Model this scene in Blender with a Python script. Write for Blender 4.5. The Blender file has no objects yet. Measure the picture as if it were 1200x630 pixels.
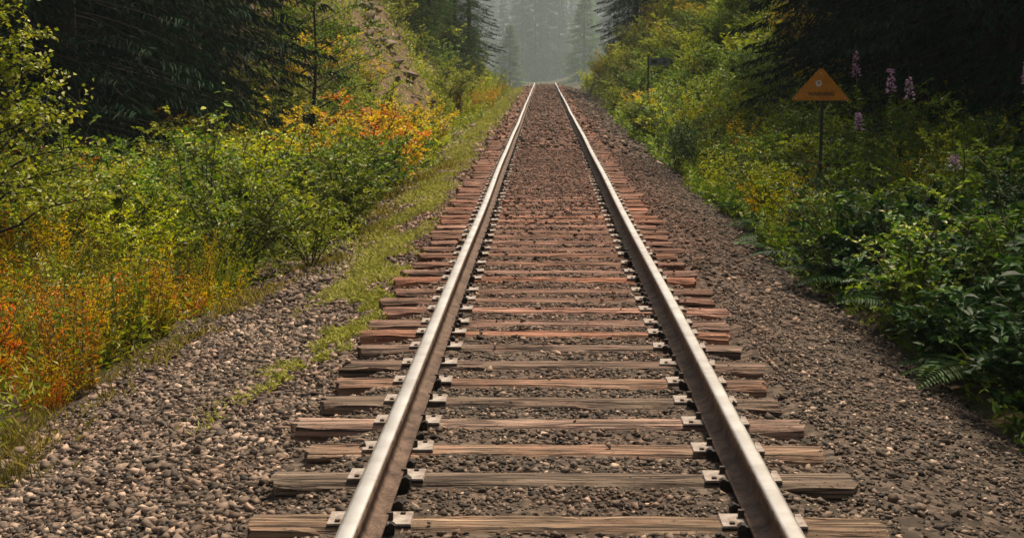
import bpy, bmesh, math, random
import numpy as np
from mathutils import Vector, Matrix, Euler

R = math.radians
scene = bpy.context.scene
col = scene.collection

# ------------------------------------------------------------------ camera
FPX = 1780.0                      # focal length in pixels of a 1200 px wide frame
CAM = (-0.09, 0.0, 1.745)
PITCH = math.atan(243.0 / FPX)
YAW = math.atan(37.0 / FPX)
cam_d = bpy.data.cameras.new('camera')
cam_d.sensor_width = 36.0
cam_d.lens = 36.0 * FPX / 1200.0
cam_d.clip_end = 6000.0
cam_d.clip_start = 0.05
cam_d.dof.use_dof = True
cam_d.dof.focus_distance = 9.0
cam_d.dof.aperture_fstop = 10.0
cam = bpy.data.objects.new('camera', cam_d)
cam.location = CAM
cam.rotation_euler = (math.pi / 2 - PITCH, 0, YAW)
col.objects.link(cam)
scene.camera = cam

# ------------------------------------------------------------------ sky, sun, exposure
SUN_EL, SUN_AZ = 62.0, 28.0       # azimuth in degrees clockwise from the track direction (+Y)
world = bpy.data.worlds.new('World')
scene.world = world
world.use_nodes = True
nt = world.node_tree
nt.nodes.clear()
w_out = nt.nodes.new('ShaderNodeOutputWorld')
w_bg = nt.nodes.new('ShaderNodeBackground')
w_hs = nt.nodes.new('ShaderNodeHueSaturation')
w_sky = nt.nodes.new('ShaderNodeTexSky')
w_sky.sky_type = 'NISHITA'
w_sky.sun_disc = False
w_sky.sun_elevation = R(SUN_EL)
w_sky.sun_rotation = R(SUN_AZ)
w_sky.air_density = 1.5
w_sky.dust_density = 6.0
w_sky.ozone_density = 1.0
w_hs.inputs['Saturation'].default_value = 0.30
w_bg.inputs['Strength'].default_value = 0.050
nt.links.new(w_sky.outputs[0], w_hs.inputs['Color'])
nt.links.new(w_hs.outputs[0], w_bg.inputs['Color'])
nt.links.new(w_bg.outputs[0], w_out.inputs['Surface'])

sun_d = bpy.data.lights.new('sun', 'SUN')
sun_d.energy = 3.3
sun_d.angle = R(9)
sun_d.color = (1.0, 0.85, 0.66)
sun = bpy.data.objects.new('sun', sun_d)
sd = Vector((math.sin(R(SUN_AZ)) * math.cos(R(SUN_EL)), math.cos(R(SUN_AZ)) * math.cos(R(SUN_EL)), math.sin(R(SUN_EL))))
sun.rotation_euler = sd.to_track_quat('Z', 'Y').to_euler()
sun.location = (0, 0, 60)
col.objects.link(sun)

scene.view_settings.view_transform = 'Standard'
scene.view_settings.look = 'None'
scene.view_settings.gamma = 1.0
scene.view_settings.use_curve_mapping = False
scene.view_settings.exposure = 1.02
scene.cycles.max_bounces = 6
scene.cycles.volume_bounces = 0
scene.cycles.use_denoising = True

# ------------------------------------------------------------------ helpers
rng = np.random.default_rng(7)
random.seed(7)


def project(p):
    """pixel in a 1200x630 frame and depth, used only to leave out what lies outside the view"""
    v = cam.matrix_basis.inverted() @ Vector(p)
    d = -v.z
    if d < 0.3:
        return None
    return 600 + FPX * v.x / d, 315 - FPX * v.y / d, d


def sst(a, b, t):
    t = np.clip((np.asarray(t, float) - a) / (b - a), 0, 1)
    return t * t * (3 - 2 * t)


def noise2(x, y, s=1.0, seed=0):
    x = np.asarray(x, float) / s
    y = np.asarray(y, float) / s
    k = seed * 1.7
    return (np.sin(x * 1.3 + y * 0.7 + k) + np.sin(x * -0.9 + y * 1.7 + 2.1 + k * 1.3) + np.sin(x * 2.3 - y * 1.1 + 4.2 - k)
            + 0.6 * np.sin(x * 3.9 + y * 3.1 + 1.3 + k)) / 3.6


def raw_mesh(name, verts, faces, mat=None, attr=None, smooth=False):
    """verts (N,3), faces (M,k) array with k fixed, attr optional per-vertex float array called tint"""
    verts = np.ascontiguousarray(verts, dtype=np.float32)
    faces = np.ascontiguousarray(faces, dtype=np.int32)
    me = bpy.data.meshes.new(name)
    n, k = faces.shape
    me.vertices.add(len(verts))
    me.vertices.foreach_set('co', verts.ravel())
    me.loops.add(n * k)
    me.loops.foreach_set('vertex_index', faces.ravel())
    me.polygons.add(n)
    me.polygons.foreach_set('loop_start', np.arange(0, n * k, k, dtype=np.int32))
    me.polygons.foreach_set('loop_total', np.full(n, k, dtype=np.int32))
    if smooth:
        me.polygons.foreach_set('use_smooth', np.ones(n, dtype=bool))
    if attr is not None:
        a = me.attributes.new('tint', 'FLOAT', 'POINT')
        a.data.foreach_set('value', np.ascontiguousarray(attr, dtype=np.float32))
    me.update(calc_edges=True)
    if mat is not None:
        for m in (mat if isinstance(mat, (list, tuple)) else [mat]):
            me.materials.append(m)
    return me


def link(name, data, parent=None, loc=None, rot=None, scale=None, mat=None):
    o = bpy.data.objects.new(name, data)
    col.objects.link(o)
    if parent is not None:
        o.parent = parent
    if loc is not None:
        o.location = loc
    if rot is not None:
        o.rotation_euler = rot
    if scale is not None:
        o.scale = scale if hasattr(scale, '__len__') else (scale,) * 3
    if mat is not None and data is not None:
        o.material_slots[0].link = 'OBJECT'
        o.material_slots[0].material = mat
    return o


def tag(o, label, cat, group=None):
    o['label'] = label
    o['category'] = cat
    if group:
        o['group'] = group
    return o


class Mesh:
    """collects quads / polygons made of small lists"""
    def __init__(self):
        self.v, self.f, self.m = [], [], []

    def box(self, c, s, rz=0.0, mi=0, top=1.0):
        cx, cy, cz = c
        b = len(self.v)
        ca, sa = math.cos(rz), math.sin(rz)
        for dz, k in ((-1, 1.0), (1, top)):
            for dx, dy in ((-1, -1), (1, -1), (1, 1), (-1, 1)):
                x, y = dx * s[0] / 2 * k, dy * s[1] / 2 * k
                self.v.append((cx + x * ca - y * sa, cy + x * sa + y * ca, cz + dz * s[2] / 2))
        for q in ((3, 2, 1, 0), (4, 5, 6, 7), (0, 1, 5, 4), (1, 2, 6, 5), (2, 3, 7, 6), (3, 0, 4, 7)):
            self.f.append([b + i for i in q])
            self.m.append(mi)
        return self

    def prism(self, pts, y0, y1, mi=0):
        """pts: outline in xz, extruded along y"""
        b = len(self.v)
        n = len(pts)
        for y in (y0, y1):
            for x, z in pts:
                self.v.append((x, y, z))
        self.f.append([b + i for i in range(n)])
        self.f.append([b + n + i for i in reversed(range(n))])
        self.m += [mi, mi]
        for i in range(n):
            j = (i + 1) % n
            self.f.append([b + j, b + i, b + n + i, b + n + j])
            self.m.append(mi)
        return self

    def mesh(self, name, mats):
        me = bpy.data.meshes.new(name)
        me.from_pydata(self.v, [], self.f)
        for m in mats:
            me.materials.append(m)
        me.polygons.foreach_set('material_index', self.m)
        me.update()
        return me


# ------------------------------------------------------------------ materials
def new_mat(name):
    m = bpy.data.materials.new(name)
    m.use_nodes = True
    t = m.node_tree
    t.nodes.clear()
    out = t.nodes.new('ShaderNodeOutputMaterial')
    return m, t, out


def N(t, kind, **kw):
    n = t.nodes.new(kind)
    for k, v in kw.items():
        setattr(n, k, v)
    return n


def ramp(t, stops, fac=None, interp='LINEAR'):
    r = N(t, 'ShaderNodeValToRGB')
    r.color_ramp.interpolation = interp
    el = r.color_ramp.elements
    while len(el) < len(stops):
        el.new(0.5)
    for e, (p, c) in zip(el, stops):
        e.position = p
        e.color = (*c, 1) if len(c) == 3 else c
    if fac is not None:
        t.links.new(fac, r.inputs[0])
    return r


def noise_node(t, vec, scale, detail=4.0, rough=0.6):
    n = N(t, 'ShaderNodeTexNoise')
    n.inputs['Scale'].default_value = scale
    n.inputs['Detail'].default_value = detail
    n.inputs['Roughness'].default_value = rough
    if vec is not None:
        t.links.new(vec, n.inputs['Vector'])
    return n


def mixc(t, fac, a, b, mode='MIX'):
    m = N(t, 'ShaderNodeMix', data_type='RGBA', blend_type=mode)
    for sock, v in ((m.inputs[0], fac), (m.inputs[6], a), (m.inputs[7], b)):
        if isinstance(v, bpy.types.NodeSocket):
            t.links.new(v, sock)
        else:
            sock.default_value = v if not hasattr(v, '__len__') else (*v, 1)
    return m.outputs[2]


def math_n(t, op, a, b=None, clamp=False):
    m = N(t, 'ShaderNodeMath', operation=op, use_clamp=clamp)
    for i, v in enumerate((a, b)):
        if v is None:
            continue
        if isinstance(v, bpy.types.NodeSocket):
            t.links.new(v, m.inputs[i])
        else:
            m.inputs[i].default_value = v
    return m.outputs[0]


def leaf_mat(name, stops, trans=0.42, rough=0.45, spec=0.2, jitter=0.35):
    m, t, out = new_mat(name)
    at = N(t, 'ShaderNodeAttribute', attribute_name='tint')
    oi = N(t, 'ShaderNodeObjectInfo')
    f = math_n(t, 'ADD', at.outputs['Fac'], math_n(t, 'MULTIPLY', math_n(t, 'SUBTRACT', oi.outputs['Random'], 0.5), jitter), clamp=True)
    r = ramp(t, stops, f)
    hs = N(t, 'ShaderNodeHueSaturation')
    t.links.new(r.outputs[0], hs.inputs['Color'])
    rv = N(t, 'ShaderNodeMapRange')
    t.links.new(oi.outputs['Random'], rv.inputs[0])
    rv.inputs[3].default_value = 0.8
    rv.inputs[4].default_value = 1.2
    t.links.new(rv.outputs[0], hs.inputs['Value'])
    p = N(t, 'ShaderNodeBsdfPrincipled')
    t.links.new(hs.outputs[0], p.inputs['Base Color'])
    p.inputs['Roughness'].default_value = rough
    p.inputs['Specular IOR Level'].default_value = spec
    tr = N(t, 'ShaderNodeBsdfTranslucent')
    t.links.new(hs.outputs[0], tr.inputs['Color'])
    mx = N(t, 'ShaderNodeMixShader')
    mx.inputs[0].default_value = trans
    t.links.new(p.outputs[0], mx.inputs[1])
    t.links.new(tr.outputs[0], mx.inputs[2])
    t.links.new(mx.outputs[0], out.inputs['Surface'])
    return m


def plain_mat(name, c0, c1=None, scale=8.0, rough=0.8, metal=0.0, bump=0.0, bscale=40.0, spec=0.3):
    m, t, out = new_mat(name)
    tc = N(t, 'ShaderNodeTexCoord')
    p = N(t, 'ShaderNodeBsdfPrincipled')
    n = noise_node(t, tc.outputs['Object'], scale)
    r = ramp(t, [(0.35, c0), (0.65, c1 or c0)], n.outputs[0])
    t.links.new(r.outputs[0], p.inputs['Base Color'])
    p.inputs['Roughness'].default_value = rough
    p.inputs['Metallic'].default_value = metal
    p.inputs['Specular IOR Level'].default_value = spec
    if bump:
        b = N(t, 'ShaderNodeBump')
        b.inputs['Strength'].default_value = bump
        b.inputs['Distance'].default_value = 0.02
        nb = noise_node(t, tc.outputs['Object'], bscale)
        t.links.new(nb.outputs[0], b.inputs['Height'])
        t.links.new(b.outputs[0], p.inputs['Normal'])
    t.links.new(p.outputs[0], out.inputs['Surface'])
    return m


M = {}
M['green'] = leaf_mat('leaf_green', [(0, (0.037, 0.094, 0.005)), (.45, (0.106, 0.210, 0.009)), (.75, (0.237, 0.319, 0.013)), (.93, (.42, .44, .06)), (1, (.62, .60, .34))])  # palest stops paint whitish glints onto some leaves
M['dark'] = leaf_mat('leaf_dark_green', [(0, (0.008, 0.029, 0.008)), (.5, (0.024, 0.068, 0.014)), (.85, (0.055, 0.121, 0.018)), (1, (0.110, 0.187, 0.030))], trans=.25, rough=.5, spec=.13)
M['olive'] = leaf_mat('leaf_olive', [(0, (0.065, 0.109, 0.005)), (.5, (0.195, 0.239, 0.009)), (.75, (0.364, 0.348, 0.013)), (.93, (.42, .44, .06)), (1, (.62, .60, .34))])  # top stops put light glints into the leaf colour here too
M['lime'] = leaf_mat('leaf_yellow_green', [(0, (0.117, 0.189, 0.005)), (.5, (0.325, 0.392, 0.007)), (1, (0.598, 0.551, 0.011))])
M['yellow'] = leaf_mat('leaf_yellow', [(0, (0.225, 0.221, 0.005)), (.45, (0.575, 0.429, 0.005)), (.8, (0.775, 0.520, 0.007)), (1, (0.775, 0.390, 0.009))])
M['orange'] = leaf_mat('leaf_orange', [(0, (0.208, 0.144, 0.007)), (.4, (0.494, 0.228, 0.005)), (.75, (0.754, 0.228, 0.007)), (1, (0.715, 0.090, 0.011))])
M['grass'] = leaf_mat('grass_yellow_green', [(0, (.08, .10, .010)), (.5, (.20, .17, .02)), (1, (.38, .28, .08))])
M['moss'] = leaf_mat('moss_green', [(0, (0.184, 0.200, 0.024)), (.5, (0.391, 0.388, 0.057)), (1, (0.644, 0.587, 0.180))])
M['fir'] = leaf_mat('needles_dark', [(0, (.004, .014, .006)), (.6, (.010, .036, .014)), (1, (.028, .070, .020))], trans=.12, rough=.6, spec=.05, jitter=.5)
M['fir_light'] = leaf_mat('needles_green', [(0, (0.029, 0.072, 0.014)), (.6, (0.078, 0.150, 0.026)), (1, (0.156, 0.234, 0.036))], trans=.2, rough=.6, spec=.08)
M['fir_far'] = leaf_mat('needles_mist_paled', [(0, (.028, .065, .040)), (.6, (.070, .150, .090)), (1, (.14, .24, .13))], trans=.2, rough=.6, spec=.06)  # lightened: part of the distant mist is mixed into the needle colour
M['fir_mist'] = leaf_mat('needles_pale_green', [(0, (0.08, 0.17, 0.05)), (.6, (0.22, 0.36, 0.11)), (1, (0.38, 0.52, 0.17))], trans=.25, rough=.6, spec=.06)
M['fern'] = leaf_mat('fern_green', [(0, (.015, .045, .010)), (.6, (.040, .090, .016)), (1, (.10, .15, .025))], trans=.3, spec=.08)
M['bark'] = plain_mat('bark', (.018, .014, .010), (.040, .031, .024), 14, .9, bump=.6)
M['stem'] = plain_mat('plant_stem', (.045, .055, .018), (.11, .10, .03), 10, .8)
M['stem_red'] = plain_mat('red_stem', (.13, .06, .02), (.20, .08, .03), 10, .7)
M['purple'] = leaf_mat('fireweed_petal', [(0, (.24, .12, .25)), (.6, (.40, .24, .40)), (1, (.62, .48, .58))], trans=.25)
M['steel_top'] = plain_mat('polished_steel', (.40, .37, .34), (.56, .54, .51), 4, .42, metal=.85, bump=.06, bscale=14)
M['rail_rust'] = plain_mat('rail_rust', (.060, .036, .024), (.17, .108, .075), 11, .7, metal=.1, bump=.6, bscale=55)
M['plate'] = plain_mat('plate_steel', (.15, .105, .078), (.36, .31, .27), 13, .65, metal=.1, bump=.5, bscale=60)
M['iron'] = plain_mat('dark_iron', (.010, .009, .008), (.030, .022, .017), 20, .6, metal=.2, bump=.3)
M['spike'] = plain_mat('spike_iron', (.030, .020, .015), (.055, .035, .025), 20, .6, metal=.2)


def tie_material():
    m, t, out = new_mat('weathered_timber')
    tc = N(t, 'ShaderNodeTexCoord')
    geo = N(t, 'ShaderNodeNewGeometry')
    oi = N(t, 'ShaderNodeObjectInfo')
    # grain runs along the tie's length (x)
    mp = N(t, 'ShaderNodeMapping')
    mp.inputs['Scale'].default_value = (1.2, 26.0, 26.0)
    t.links.new(tc.outputs['Object'], mp.inputs[0])
    off = N(t, 'ShaderNodeVectorMath', operation='ADD')
    t.links.new(mp.outputs[0], off.inputs[0])
    cmb = N(t, 'ShaderNodeCombineXYZ')
    t.links.new(math_n(t, 'MULTIPLY', oi.outputs['Random'], 57.0), cmb.inputs[0])
    t.links.new(math_n(t, 'MULTIPLY', oi.outputs['Random'], 31.0), cmb.inputs[1])
    t.links.new(cmb.outputs[0], off.inputs[1])
    cmb_out = cmb.outputs[0]
    g = noise_node(t, off.outputs[0], 1.6, 6, .62)
    blot = noise_node(t, geo.outputs['Position'], 3.2, 4, .6)
    wood = ramp(t, [(.30, (.020, .015, .011)), (.42, (.105, .070, .046)), (.58, (.225, .155, .104)), (.75, (.40, .295, .205))], g.outputs[0])
    mp2 = N(t, 'ShaderNodeMapping')
    mp2.inputs['Scale'].default_value = (.9, 34.0, 34.0)
    t.links.new(tc.outputs['Object'], mp2.inputs[0])
    off2 = N(t, 'ShaderNodeVectorMath', operation='ADD')
    t.links.new(mp2.outputs[0], off2.inputs[0])
    t.links.new(cmb_out, off2.inputs[1])
    ck = noise_node(t, off2.outputs[0], .8, 3, .55)
    crack = ramp(t, [(.455, (1, 1, 1)), (.485, (0, 0, 0)), (.50, (0, 0, 0)), (.53, (1, 1, 1))], ck.outputs[0])
    pit = noise_node(t, tc.outputs['Object'], 38, 3, .6)
    pits = ramp(t, [(.30, (0, 0, 0)), (.40, (1, 1, 1))], pit.outputs[0])
    # iron stain: some sleepers are soaked in rust, others are grey brown
    sep = N(t, 'ShaderNodeSeparateXYZ')
    t.links.new(geo.outputs['Position'], sep.inputs[0])
    mr = N(t, 'ShaderNodeMapRange', clamp=True)
    t.links.new(sep.outputs[1], mr.inputs[0])
    mr.inputs[1].default_value = 6.5
    mr.inputs[2].default_value = 11.0
    rs = math_n(t, 'MULTIPLY', mr.outputs[0], .9)
    rs = math_n(t, 'ADD', rs, math_n(t, 'MULTIPLY', math_n(t, 'SUBTRACT', blot.outputs[0], .5), 1.3))
    rs = math_n(t, 'ADD', rs, math_n(t, 'MULTIPLY', math_n(t, 'SUBTRACT', oi.outputs['Random'], .5), .5), clamp=True)
    rust = ramp(t, [(.30, (.026, .012, .008)), (.42, (.15, .062, .038)), (.56, (.33, .155, .098)), (.75, (.52, .29, .20))], g.outputs[0])
    c = mixc(t, rs, wood.outputs[0], rust.outputs[0])
    vj = N(t, 'ShaderNodeMapRange')
    t.links.new(oi.outputs['Random'], vj.inputs[0])
    vj.inputs[3].default_value = .75
    vj.inputs[4].default_value = 1.3
    sj = N(t, 'ShaderNodeMapRange')
    t.links.new(math_n(t, 'FRACT', math_n(t, 'MULTIPLY', oi.outputs['Random'], 7.31)), sj.inputs[0])
    sj.inputs[3].default_value = .85
    sj.inputs[4].default_value = 1.06
    hs = N(t, 'ShaderNodeHueSaturation')
    wear = math_n(t, 'MULTIPLY', math_n(t, 'MULTIPLY', crack.outputs[0], .8), math_n(t, 'ADD', math_n(t, 'MULTIPLY', pits.outputs[0], .45), .55))
    c = mixc(t, math_n(t, 'ADD', wear, .2, clamp=True), (.018, .013, .010), c)
    t.links.new(c, hs.inputs['Color'])
    t.links.new(vj.outputs[0], hs.inputs['Value'])
    t.links.new(sj.outputs[0], hs.inputs['Saturation'])
    p = N(t, 'ShaderNodeBsdfPrincipled')
    t.links.new(hs.outputs[0], p.inputs['Base Color'])
    p.inputs['Roughness'].default_value = .85
    p.inputs['Specular IOR Level'].default_value = .2
    b = N(t, 'ShaderNodeBump')
    b.inputs['Strength'].default_value = .9
    b.inputs['Distance'].default_value = .012
    t.links.new(math_n(t, 'ADD', g.outputs[0], wear), b.inputs['Height'])
    t.links.new(b.outputs[0], p.inputs['Normal'])
    t.links.new(p.outputs[0], out.inputs['Surface'])
    return m


def stone_material():
    """crushed stone: each stone has its own tone (attribute tint); rust-stained between the rails farther up the line"""
    m, t, out = new_mat('crushed_stone')
    at = N(t, 'ShaderNodeAttribute', attribute_name='tint')
    geo = N(t, 'ShaderNodeNewGeometry')
    n = noise_node(t, geo.outputs['Position'], 45, 4, .6)
    tone = math_n(t, 'ADD', at.outputs['Fac'], math_n(t, 'MULTIPLY', math_n(t, 'SUBTRACT', n.outputs[0], .5), .5), clamp=True)
    grey = ramp(t, [(0, (.020, .015, .010)), (.35, (.076, .054, .037)), (.7, (.215, .148, .103)), (1, (.48, .345, .25))], tone)
    rust = ramp(t, [(0, (.030, .015, .009)), (.4, (.095, .045, .027)), (.75, (.185, .088, .054)), (1, (.30, .16, .105))], tone)
    sep = N(t, 'ShaderNodeSeparateXYZ')
    t.links.new(geo.outputs['Position'], sep.inputs[0])
    ax = math_n(t, 'ABSOLUTE', sep.outputs[0])
    inx = N(t, 'ShaderNodeMapRange', clamp=True)
    t.links.new(ax, inx.inputs[0])
    inx.inputs[1].default_value = 2.2
    inx.inputs[2].default_value = 1.1
    iny = N(t, 'ShaderNodeMapRange', clamp=True)
    t.links.new(sep.outputs[1], iny.inputs[0])
    iny.inputs[1].default_value = 7.5
    iny.inputs[2].default_value = 17.0
    big = noise_node(t, geo.outputs['Position'], 1.3, 3, .6)
    f = math_n(t, 'MULTIPLY', inx.outputs[0], iny.outputs[0])
    f = math_n(t, 'ADD', f, math_n(t, 'MULTIPLY', math_n(t, 'SUBTRACT', big.outputs[0], .47), 1.6), clamp=True)
    c = mixc(t, f, grey.outputs[0], rust.outputs[0])
    p = N(t, 'ShaderNodeBsdfPrincipled')
    t.links.new(c, p.inputs['Base Color'])
    p.inputs['Roughness'].default_value = .75
    p.inputs['Specular IOR Level'].default_value = .3
    b = N(t, 'ShaderNodeBump')
    b.inputs['Strength'].default_value = .25
    b.inputs['Distance'].default_value = .01
    t.links.new(n.outputs[0], b.inputs['Height'])
    t.links.new(b.outputs[0], p.inputs['Normal'])
    t.links.new(p.outputs[0], out.inputs['Surface'])
    return m


def bed_material():
    """fine grit and dirt that the stones lie in"""
    m, t, out = new_mat('ballast_grit')
    geo = N(t, 'ShaderNodeNewGeometry')
    pos = geo.outputs['Position']
    v = N(t, 'ShaderNodeTexVoronoi')
    v.inputs['Scale'].default_value = 22
    t.links.new(pos, v.inputs['Vector'])
    n1 = noise_node(t, pos, 30, 5, .65)
    n2 = noise_node(t, pos, 1.1, 4, .6)
    vsep = N(t, 'ShaderNodeSeparateColor')
    t.links.new(v.outputs['Color'], vsep.inputs[0])
    tone = math_n(t, 'ADD', math_n(t, 'MULTIPLY', vsep.outputs[0], .7), math_n(t, 'MULTIPLY', n1.outputs[0], .35), clamp=True)
    dirt = ramp(t, [(.1, (.018, .014, .010)), (.55, (.060, .043, .030)), (1, (.15, .11, .082))], tone)
    rust = ramp(t, [(.1, (.036, .018, .012)), (.55, (.105, .052, .035)), (1, (.21, .115, .08))], tone)
    sep = N(t, 'ShaderNodeSeparateXYZ')
    t.links.new(pos, sep.inputs[0])
    ax = math_n(t, 'ABSOLUTE', sep.outputs[0])
    inx = N(t, 'ShaderNodeMapRange', clamp=True)
    t.links.new(ax, inx.inputs[0])
    inx.inputs[1].default_value = 2.1
    inx.inputs[2].default_value = 1.1
    iny = N(t, 'ShaderNodeMapRange', clamp=True)
    t.links.new(sep.outputs[1], iny.inputs[0])
    iny.inputs[1].default_value = 8.0
    iny.inputs[2].default_value = 17.0
    f = math_n(t, 'MULTIPLY', inx.outputs[0], iny.outputs[0])
    f = math_n(t, 'ADD', f, math_n(t, 'MULTIPLY', math_n(t, 'SUBTRACT', n2.outputs[0], .52), 1.4), clamp=True)
    c = mixc(t, f, dirt.outputs[0], rust.outputs[0])
    p = N(t, 'ShaderNodeBsdfPrincipled')
    t.links.new(c, p.inputs['Base Color'])
    p.inputs['Roughness'].default_value = .9
    p.inputs['Specular IOR Level'].default_value = .2
    b = N(t, 'ShaderNodeBump')
    b.inputs['Strength'].default_value = 1.0
    b.inputs['Distance'].default_value = .03
    t.links.new(tone, b.inputs['Height'])
    t.links.new(b.outputs[0], p.inputs['Normal'])
    t.links.new(p.outputs[0], out.inputs['Surface'])
    return m


def soil_material():
    m, t, out = new_mat('forest_soil')
    geo = N(t, 'ShaderNodeNewGeometry')
    pos = geo.outputs['Position']
    n1 = noise_node(t, pos, 7, 6, .65)
    n2 = noise_node(t, pos, .5, 4, .6)
    soil = ramp(t, [(.3, (.022, .017, .010)), (.5, (.060, .042, .024)), (.7, (.13, .085, .05))], n1.outputs[0])
    green = ramp(t, [(.3, (.018, .026, .007)), (.6, (.05, .06, .014))], n1.outputs[0])
    f = ramp(t, [(.42, (0, 0, 0)), (.58, (1, 1, 1))], n2.outputs[0])
    c = mixc(t, f.outputs[0], soil.outputs[0], green.outputs[0])
    # bare red-brown earth where the cutting has slipped
    sep = N(t, 'ShaderNodeSeparateXYZ')
    t.links.new(pos, sep.inputs[0])
    ma = N(t, 'ShaderNodeMapRange', clamp=True)
    t.links.new(math_n(t, 'ABSOLUTE', math_n(t, 'SUBTRACT', sep.outputs[1], 54.0)), ma.inputs[0])
    ma.inputs[1].default_value, ma.inputs[2].default_value = 18.0, 12.0
    mx_ = N(t, 'ShaderNodeMapRange', clamp=True)
    t.links.new(sep.outputs[0], mx_.inputs[0])
    mx_.inputs[1].default_value, mx_.inputs[2].default_value = -2.6, -3.4
    earth = ramp(t, [(.3, (.050, .030, .020)), (.5, (.125, .078, .050)), (.7, (.25, .165, .115))], n1.outputs[0])
    c = mixc(t, math_n(t, 'MULTIPLY', ma.outputs[0], mx_.outputs[0]), c, earth.outputs[0])
    p = N(t, 'ShaderNodeBsdfPrincipled')
    t.links.new(c, p.inputs['Base Color'])
    p.inputs['Roughness'].default_value = .95
    p.inputs['Specular IOR Level'].default_value = .1
    b = N(t, 'ShaderNodeBump')
    b.inputs['Strength'].default_value = .8
    b.inputs['Distance'].default_value = .06
    t.links.new(n1.outputs[0], b.inputs['Height'])
    t.links.new(b.outputs[0], p.inputs['Normal'])
    t.links.new(p.outputs[0], out.inputs['Surface'])
    return m


M['tie'] = tie_material()
M['stone'] = stone_material()
M['bed'] = bed_material()
M['soil'] = soil_material()
M['rock'] = plain_mat('pale_rock', (.22, .18, .15), (.42, .36, .31), 5, .85, bump=.7, bscale=12)
M['scree'] = plain_mat('red_brown_rock', (.075, .048, .036), (.24, .17, .13), 4, .9, bump=.8, bscale=9)

# ------------------------------------------------------------------ ground
CREST = 112.0


def drop(y):
    t = np.maximum(0, np.asarray(y, float) - CREST)
    d = np.where(t < 40, t * t / 400, 4 + .2 * (t - 40))
    return -np.minimum(d, 7.0)


def ballast_z(x, y):
    x = np.asarray(x, float)
    y = np.asarray(y, float)
    ax = np.abs(x)
    mid = -.025 + .029 * sst(14, 24, y) * sst(.72, .50, ax) + .015 * sst(14, 30, y)
    side = np.where(x < 0, -.085 - .23 * np.maximum(0, ax - 1.30), -.040 - .07 * sst(1.25, 1.05, ax) - .27 * np.maximum(0, ax - 1.35)) - .0 * y
    z = mid + (side - mid) * sst(.85, 1.25, ax)
    return z + .012 * noise2(x, y, .35, 1) + drop(y)


def ground_z(x, y):
    x = np.asarray(x, float)
    y = np.asarray(y, float)
    dl = -x - 2.0
    ln = -.30 - .28 * sst(0, 1.2, dl) + .09 * np.clip(dl - 2, 0, 40)
    lc = np.minimum(np.maximum(0, dl - .9) * 1.02, 13)
    cl = sst(28, 52, y) * (1 - sst(112, 170, y))
    zl = ln + lc * cl
    dr = x - 1.9
    rn = -.36 + .20 * np.clip(dr - .6, 0, 25)
    rc = np.minimum(np.maximum(0, dr - .75) * .95, 13)
    cr = sst(30, 54, y) * (1 - sst(112, 170, y))
    zr = rn + rc * cr
    z = np.where(x < 0, zl, zr)
    z = z + .10 * noise2(x, y, 1.7, 3) * sst(2.4, 4.0, np.abs(x)) + .35 * noise2(x, y, 6, 5) * sst(4.5, 9, np.abs(x))
    z = z + drop(y)
    inner = ballast_z(x, y) - .06
    k = np.where(x < 0, sst(3.3, 2.7, -x), sst(2.75, 2.25, x))
    return z * (1 - k) + np.minimum(z, inner) * k


def grid_mesh(name, xs, ys, zf, mat):
    X, Y = np.meshgrid(xs, ys)
    Z = zf(X, Y)
    v = np.stack([X.ravel(), Y.ravel(), Z.ravel()], 1)
    nx, ny = len(xs), len(ys)
    i = np.arange(nx - 1)[None, :] + nx * np.arange(ny - 1)[:, None]
    i = i.ravel()
    f = np.stack([i, i + 1, i + 1 + nx, i + nx], 1)
    return raw_mesh(name, v, f, mat, smooth=True)


xs = np.concatenate([-np.geomspace(1500, 16, 26), np.arange(-15, -5, .6), np.arange(-5, 5, .22), np.arange(5, 15, .6), np.geomspace(16, 1500, 26)])
ys = np.concatenate([-np.geomspace(400, 6, 14), np.arange(-4, 30, .45), np.arange(30, 125, 1.3), np.geomspace(126, 2500, 60)])
ground = link('ground', grid_mesh('ground', xs, ys, ground_z, M['soil']))
ground['kind'] = 'structure'

bx_ = np.arange(-3.35, 2.80, .075)
by_ = np.concatenate([np.arange(-4, 4, .4), np.arange(4, 26, .09), np.arange(26, 60, .3), np.arange(60, 152, 1.0)])


def bed_z(x, y):
    return ballast_z(x, y) + .010 * noise2(x, y, .05, 9)


ballast = link('ballast', grid_mesh('ballast', bx_, by_, bed_z, M['bed']))
ballast['kind'] = 'structure'

# ------------------------------------------------------------------ ballast stones
PHI = (1 + 5 ** .5) / 2
ICO_V = np.array([(-1, PHI, 0), (1, PHI, 0), (-1, -PHI, 0), (1, -PHI, 0), (0, -1, PHI), (0, 1, PHI), (0, -1, -PHI), (0, 1, -PHI),
                  (PHI, 0, -1), (PHI, 0, 1), (-PHI, 0, -1), (-PHI, 0, 1)], float) / (1 + PHI ** 2) ** .5
ICO_F = np.array([(0, 11, 5), (0, 5, 1), (0, 1, 7), (0, 7, 10), (0, 10, 11), (1, 5, 9), (5, 11, 4), (11, 10, 2), (10, 7, 6), (7, 1, 8),
                  (3, 9, 4), (3, 4, 2), (3, 2, 6), (3, 6, 8), (3, 8, 9), (4, 9, 5), (2, 4, 11), (6, 2, 10), (8, 6, 7), (9, 8, 1)])
OCT_V = np.array([(1, 0, 0), (-1, 0, 0), (0, 1, 0), (0, -1, 0), (0, 0, 1), (0, 0, -1)], float)
OCT_F = np.array([(0, 2, 4), (2, 1, 4), (1, 3, 4), (3, 0, 4), (2, 0, 5), (1, 2, 5), (3, 1, 5), (0, 3, 5)])
NS = 16


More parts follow.
